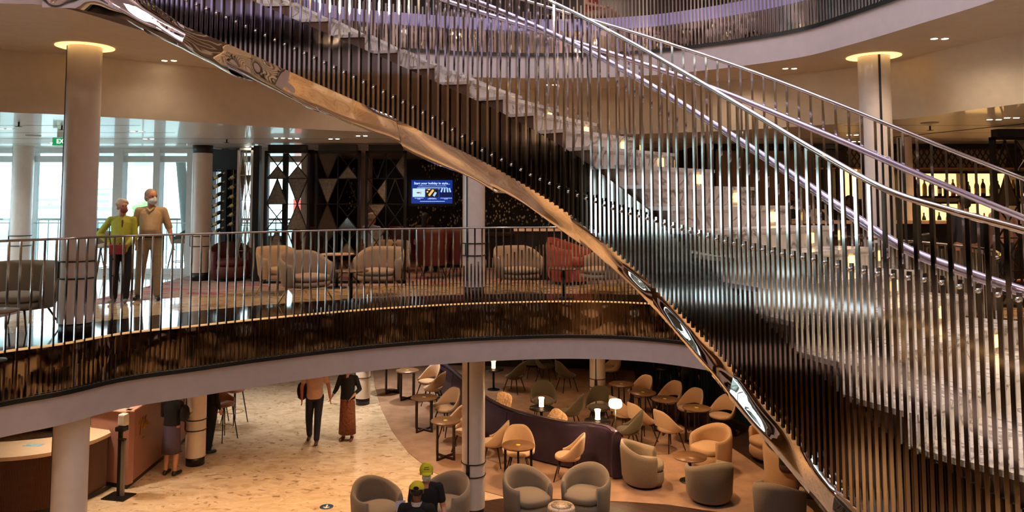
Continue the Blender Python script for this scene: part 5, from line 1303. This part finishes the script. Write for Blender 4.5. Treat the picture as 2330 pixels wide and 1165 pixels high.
def ex2(t, J, hp, u):
    p = J['pel']; MB().tube([(math.cos(a * PI / 16) * .178 * u, math.sin(a * PI / 16) * .142 * u - .01, 1.0 * u) for a in range(32)], .014, 6, closed=True).build('belt', black, t)
    g = MB(); g.capsule(Vector((-.05, -.085, 1.455)) * u, Vector((0, -.125, 1.40)) * u, .014, .012); g.capsule(Vector((.05, -.085, 1.455)) * u, Vector((0, -.125, 1.40)) * u, .014, .012); g.build('collar', beige, t)
person('person in a beige short sleeved shirt and khaki trousers with a pale mask', at(338, 683, 0), 16, 1.77, {'elL': (.27, .03, 1.13), 'wrL': (.34, -.10, .90), 'elR': (-.25, .04, 1.13), 'wrR': (-.2, -.08, .92), 'knR': (-.13, .0, .5), 'anR': (-.17, .10, .09), 'toeR': (-.19, -.06, .035), 'knL': (.12, -.05, .5), 'anL': (.13, -.03, .09), 'toeL': (.17, -.18, .035)}, top=beige, sleeve='elbow', topz=.98, bottom=khaki, shoes=mat('black_shoe', S(30, 28, 30), .3), hair=greyhair, hairk='short', mask=white_mask, skin=M['skin'], belly=.07, turn=40, tilt=4, extra=ex2)
p = at(274, 689, 0); o = thing('handbag', 'red shoulder bag worn at the hip of the person in the lime green cardigan', 'bag', (p.x + .02, p.y - .19, .84)); g = MB(); g.capsule((-.09, 0, .02), (.09, 0, .02), .035, .035, sq=(Vector((0, 1, 0)), 1)); g.box((0, 0, 0), (.24, .06, .15)); blob(g, 'bag_body', mat('red_leather', S(140, 30, 26), .45), o, .008, 2); MB().tube([(-.1, 0, .07), (-.16, .06, .2), (-.2, .14, .36)], .007, 6).build('shoulder_strap', black, o)
# seated people in the dark lounge
person('seated person with grey hair and pale blue shirt seen from behind through the lattice screen', at(848, 632, 0), 150, 1.75, base=sitpose(-.40), top=fab('pale_blue_shirt', S(150, 150, 160)), sleeve='short', bottom=fab('taupe_trousers', S(120, 100, 80)), shoes=M['black'], hair=greyhair, hairk='balding', skin=M['skinred'], voxel=.014)
person('seated person with dark hair in a flowered top, seen from behind at the gaming table', at(968, 622, 0), 165, 1.66, base=sitpose(-.36), top=mat('flowered_top', S(60, 44, 40), .8, 0, var=.9, scale=40), sleeve='short', bottom=black, shoes=M['black'], hair=darkhair, hairk='long', voxel=.014)
# staff and guests at the bar
ws = fab('white_uniform_shirt', S(216, 206, 200))
bp_ = {'elL': (.25, -.06, 1.16), 'wrL': (.16, -.30, 1.14), 'elR': (-.25, -.06, 1.16), 'wrR': (-.16, -.30, 1.14)}
person('bartender in white shirt and black waistcoat, left of the two seen through the stair bars', (X_(1797, 13.75), 13.75, 0), -20, 1.74, bp_, top=ws, bottom=black, shoes=M['black'], hair=darkhair, skin=M['skindark'], vest=black, mask=black, voxel=.016, tilt=10)
person('bartender in white shirt and black waistcoat, right of the two seen through the stair bars', (X_(1858, 13.75), 13.75, 0), 30, 1.70, bp_, top=ws, bottom=black, shoes=M['black'], hair=darkhair, skin=M['skindark'], vest=black, mask=black, voxel=.016, tilt=12)
person('bartender in dark clothes standing before the small amber niche', (X_(1932, 13.9), 13.9, 0), 0, 1.68, None, top=black, bottom=black, shoes=M['black'], hair=darkhair, skin=M['skindark'], voxel=.016)
person('guest in a navy jacket standing at the bar on the right', (X_(2192, 11.9), 11.9, 0), 170, 1.66, None, top=fab('navy_jacket', S(34, 36, 56)), bottom=fab('rose_trousers', S(150, 110, 104)), shoes=M['black'], hair=darkhair, hairk='short', voxel=.016)
person('guest in a pale pink shirt standing at the bar beside the navy jacket', (X_(2275, 12.0), 12.0, 0), 190, 1.68, None, top=fab('pink_shirt', S(200, 164, 158)), bottom=fab('grey_jeans', S(70, 74, 90)), shoes=M['black'], hair=darkhair, skin=M['skindark'], voxel=.016)
# lower deck
def ex3(t, J, hp, u): MB().box(Vector((0, -.09, 1.585)) * u, (.13, .012, .03)).build('glasses', mat('dark_glasses', S(20, 20, 22), .2), t)
jeans = fab('dark_jeans', S(34, 36, 50)); polo = fab('rose_beige_polo', S(196, 160, 140))
pm = at(715, 1006, ZL); pw = at(790, 1001, ZL)
person('person in a beige polo shirt and dark jeans walking hand in hand', pm, 6, 1.80, {'elL': (.28, .0, 1.14), 'wrL': (.315, -.05, .92), 'elR': (-.27, .0, 1.14), 'wrR': (-.25, -.12, .93), 'knR': (-.11, -.02, .50), 'anR': (-.12, .16, .11), 'toeR': (-.13, .02, .04), 'knL': (.08, -.12, .52), 'anL': (.06, -.12, .09), 'toeL': (.07, -.28, .04)}, top=polo, sleeve='short', topz=.90, bottom=jeans, shoes=mat('brown_shoe', S(90, 60, 44), .4), hair=greyhair, skin=M['skinred'], belly=.08, tilt=10, extra=ex3)
person('person in a black jumper and long rust patterned skirt walking hand in hand', pw, -4, 1.64, {'elR': (-.27, .0, 1.15), 'wrR': (-.345, -.08, 1.0), 'elL': (.27, .04, 1.15), 'wrL': (.15, -.16, 1.02)}, top=black, sleeve='threeq', topz=.93, bottom=mat('rust_print_skirt', S(128, 74, 48), .85, 0, var=.45, scale=30), bkind='skirt', hem=.15, shoes=mat('red_sandal', S(120, 60, 50), .5), hair=whitehair, hairk='short', tilt=10)
o = thing('backpack', 'black rucksack hanging on the shoulder of the walking person in the polo shirt', 'bag', pm + Vector((-.30, .12, 1.05))); g = MB(); g.ell((0, 0, 0), (.12, .11, .2), 14, 10); g.box((0, .02, 0), (.17, .14, .3)); blob(g, 'bag_body', black, o, .012, 3); MB().tube([(.0, -.1, .15), (.1, -.15, .35), (.16, -.03, .42), (.12, .05, .2)], .014, 6).build('shoulder_strap', black, o)
person('person in black top and purple grey skirt, seen from behind at the rose counter', at(388, 1081, ZL), 168, 1.66, {'elR': (-.24, -.10, 1.16), 'wrR': (-.16, -.32, 1.12), 'elL': (.24, -.06, 1.15), 'wrL': (.16, -.28, 1.1)}, top=black, topz=.98, bottom=fab('purple_grey_skirt', S(78, 64, 84)), bkind='skirt', hem=.44, shoes=M['black'], hair=darkhair, skin=M['skin'])
o = thing('handbag', 'black shoulder bag beside the person in the purple skirt', 'bag', at(416, 1083, ZL) + Vector((.0, .02, 1.15))); g = MB(); g.ell((0, 0, 0), (.08, .13, .16), 12, 10); g.box((0, 0, -.02), (.1, .2, .2)); blob(g, 'bag_body', black, o, .012, 3); MB().tube([(0, -.08, .12), (0, -.05, .28), (-.08, 0, .32), (0, .06, .28), (0, .08, .12)], .008, 6).build('shoulder_strap', black, o)
person('person all in black standing behind the column with one leg showing', at(477, 1024, ZL), 150, 1.70, {'knL': (.08, -.06, .5), 'knR': (-.14, .08, .5), 'anR': (-.2, .2, .10), 'toeR': (-.24, .06, .035)}, top=black, bottom=black, shoes=M['black'], hair=darkhair, skin=M['skin'])
yel = mat('yellow_cap_cloth', S(212, 200, 40), .8, 0, var=.05)
def ex4(t, J, hp, u):
    for k, w in ((0, .05), (1, .062)): mb = MB(); [mb.box(hp(-w / 2 + w * i / 7, -.092 + .012 * k * 0 + .004, .088 - .022 * k), (.006, .006, .01)) for i in range(8)]; mb.build('cap_lettering', mat('cap_print', S(90, 84, 30), .7), t)
def ex5(t, J, hp, u):
    MB().ell(hp(0, .118, .040), (.036, .008, .022), 14, 8).build('cap_opening', black, t); MB().tube([hp(math.cos(q) * .038, .116, .036 + math.sin(q) * .026) for q in [PI * k / 10 for k in range(11)]], .004, 6).build('cap_strap', yel, t)
    g = MB(); g.lathe([(.072, 0), (.068, .05)], seg=20, cap=False); o = g.build('collar', mat('grey_pattern_collar', S(190, 184, 188), .8, 0, var=.3, scale=60), t); o.location = J['neck'] - Vector((0, 0, .01))
x, y = X_(974, 10.25), 10.25
person('person in a yellow cap and pale blue mask facing the viewer, black shirt', (x, y, FL - .004), 6, 1.66, {'elR': (-.22, -.08, 1.16), 'wrR': (-.10, -.28, 1.1), 'elL': (.24, -.02, 1.14), 'wrL': (.26, -.2, 1.0)}, top=black, sleeve='short', bottom=black, shoes=M['black'], hair=darkhair, skin=M['skin'], mask=white_mask, cap=yel, tilt=-4, extra=ex4, voxel=.008)
x, y = X_(953, 9.6), 9.6
person('person in a yellow cap seen from behind, black shirt and pale collar', (x, y, FL - .004), 178, 1.66, {'elR': (-.24, -.02, 1.14), 'wrR': (-.2, -.25, 1.08), 'elL': (.26, -.04, 1.14), 'wrL': (.24, -.26, 1.14), 'head': (.0, -.03, 1.61)}, top=black, sleeve='short', bottom=black, shoes=M['black'], hair=darkhair, skin=M['skindark'], cap=yel, tilt=16, extra=ex5, voxel=.008)
o = MB().box((0, 0, 0), (.12, .02, .17)).build('clipboard', mat('lilac_paper', S(196, 186, 206), .6)); p = atd(912, 1156, 9.75); o.location = p; o.rotation_euler = (R(-25), 0, R(15)); tag(o, 'pale lilac sheet held beside the person in the yellow cap seen from behind', 'paper')
person('seated person in black with a patterned skirt, half hidden by the stair underside', at(1795, 1120, FL), 60, 1.66, base=sitpose(-.46), top=black, bottom=mat('spotted_skirt', S(70, 44, 38), .85, 0, var=.9, scale=60), shoes=M['black'], hair=darkhair, hairk='bun', skin=M['skin'], voxel=.013)
person('person in black with pale hair standing in the dark bar corner by the green wall', at(1568, 930, FL), 150, 1.70, None, top=black, bottom=black, shoes=M['black'], hair=whitehair, hairk='short', voxel=.014)
person('seated person in a red patterned top on the upper deck, legs toward the balustrade', (1.78, 13.0, ZU), 60, 1.68, base=sitpose(-.44), top=mat('red_print_top', S(170, 80, 60), .8, 0, var=.6, scale=30), sleeve='short', bottom=fab('tan_trousers', S(150, 120, 90)), shoes=M['black'], hair=greyhair, skin=M['skin'], voxel=.014)
# ================================================================== LIGHT
wd = bpy.data.worlds.new('sky'); SC.world = wd; wd.use_nodes = True; nt = wd.node_tree; bg = nt.nodes['Background']
tc = nt.nodes.new('ShaderNodeTexCoord'); se = nt.nodes.new('ShaderNodeSeparateXYZ'); nt.links.new(tc.outputs['Generated'], se.inputs[0])
nt.links.new(ramp(nt, se.outputs[2], [(0, (.80, .90, .96)), (.3, (.92, .97, 1.0)), (1, (.7, .85, 1.))]), bg.inputs['Color']); bg.inputs['Strength'].default_value = 5.0
# daylight enters by the window walls
portal = []
for (loc, sx, sy, rot) in (((-10.1, 16.8, 1.35), 11.5, 2.4, (R(90), 0, 0)), ((-16.3, 8.4, 1.35), 30, 2.3, (R(90), 0, R(90))), ):
    a = arealight(loc, sx, 1, (1, 1, 1), rot, sy=sy, name='window_portal'); a.data.cycles.is_portal = True
WARM = (1, .60, .30); WARM2 = (1, .78, .56); LIL = (.92, .86, 1.0)
# lit lilac ceiling over the atrium
arealight((0, 6, 7.55), 7.5, 330, LIL, (0, 0, 0), sy=7.5, name='atrium_ceiling_lamp')
# downlights of the lower deck
for (x, y, e, w) in ((-4.2, 12.6, 190, WARM), (-2, 13.4, 230, WARM), (-1.6, 15.8, 170, WARM2), (.8, 13.2, 200, WARM), (2.3, 14.4, 170, WARM), (3.6, 12.6, 170, WARM), (4.4, 15.6, 150, WARM), (1.1, 16.5, 110, WARM), (-5.6, 11.5, 140, WARM), (-7, 13.3, 150, WARM2), (-4, 18.5, 240, (1, .88, .72)), (-2.2, 20.5, 260, (1, .88, .75)), (0, 19.5, 60, WARM), (3, 19, 60, WARM), (-7, 19, 200, (1, .9, .8))):
    spot((x, y, SOF_L - .03), e * .82, w, 125, .8, .08)
for (x, y) in ((-6, 3.5), (-6.5, -1), (-2, -1.5), (2.5, -1.5), (6, 2), (6.5, 7), (0, -4.5), (-10, 6), (-1, 3), (2, 7)):  # near-side fill spots added to brighten what the middle fascia reflects
    spot((x, y, SOF_L - .03) if abs(x) > 4 or y < 0 else (x, y, 7.4), 200 if abs(x) > 4 or y < 0 else 320, WARM, 125 if abs(x) > 4 or y < 0 else 50, .8, .08)
# lounge of the middle deck
for (x, y, e) in ((-3.4, 13.0, 60), (-1.8, 13.6, 60), (-.4, 14.6, 40), (1.2, 13.4, 60), (2.9, 13.2, 50), (-5, 11.8, 40), (-7.5, 12.5, 40), (.5, 17.6, 30), (-2.2, 16.2, 40)):
    spot((x, y, LOUNGE - .03), e, WARM, 130, .8, .06)
for (x, y, e) in ((6.2, 11.3, 80), (8.2, 12.2, 80), (10.5, 12, 80), (7.2, 10, 60)):
    spot((x, y, LOUNGE - .03), e, WARM, 150, .8, .06)
for (x, y) in ((-8, 13.6), (-10.5, 13.6), (-12.8, 12), (-7, 10.5)): spot((x, y, LOUNGE - .03), 70, (.92, .97, 1), 150, .8, .1)  # cool fill spots added to whiten the window frames
# soffit downlights
for (x, y, e) in ((-4.2, 9.6, 18), (3.6, 11.1, 25), (5.1, 8.4, 60), (.7, 11.7, 15), (-2, 11.1, 12), (5.4, 5, 240), (3.8, 1.2, 340), (0, .9, 200), (-3.5, 1.2, 200), (-6, 3.5, 160)):
    spot((x, y, SOF_U - .03), e, WARM2, 150, .8, .06)
for (x, y, e) in ((-9, -3, 150), (-4, -4, 150), (1, -4, 150), (6, -4, 150), (10, 1, 120), (-10, 4, 100)): spot((x, y, LOUNGE - .03), e, WARM2, 150, .8, .06)  # fill behind the camera, added so the bronze fascia reflects lit surroundings
# upper deck lamps; those over the near side added to warm fascia reflections
for (x, y, e) in ((0, 13.5, 50), (4.5, 12.5, 50), (7.5, 9.5, 60), (-7, 0, 260), (-2, -2, 260), (3, -2, 260), (8, 1, 200), (-9, 6, 200), (-12, -3, 200)):
    spot((x, y, 7.3), e, WARM, 150, .8, .1)
for (x, y, z, e) in ((-6, -3, 6, 170), (0, -4, 6.2, 170), (6, -3, 6, 170), (-10, 3, 6, 150), (9, 4, 6, 150), (-9, 10, 6, 120), (3, 15.5, 6.4, 60)):
    l = bpy.data.lights.new('fill_point', 'POINT'); l.energy = e; l.color = WARM2; l.shadow_soft_size = .12; q = bpy.data.objects.new('fill_point', l); COL.objects.link(q); q.location = (x, y, z)  # point lights without fixtures, added to warm the mirrored ceiling and walls
SC.view_settings.view_transform = 'Standard'; SC.view_settings.look = 'None'; SC.view_settings.gamma = 1; SC.view_settings.exposure = 0.48
try: SC.view_settings.use_curve_mapping = False
except Exception: pass
cy = SC.cycles; cy.max_bounces = 8; cy.diffuse_bounces = 4; cy.glossy_bounces = 5; cy.transparent_max_bounces = 12; cy.transmission_bounces = 4
cy.sample_clamp_indirect = 6; cy.caustics_reflective = False; cy.caustics_refractive = False; cy.use_denoising = True; cy.blur_glossy = .3
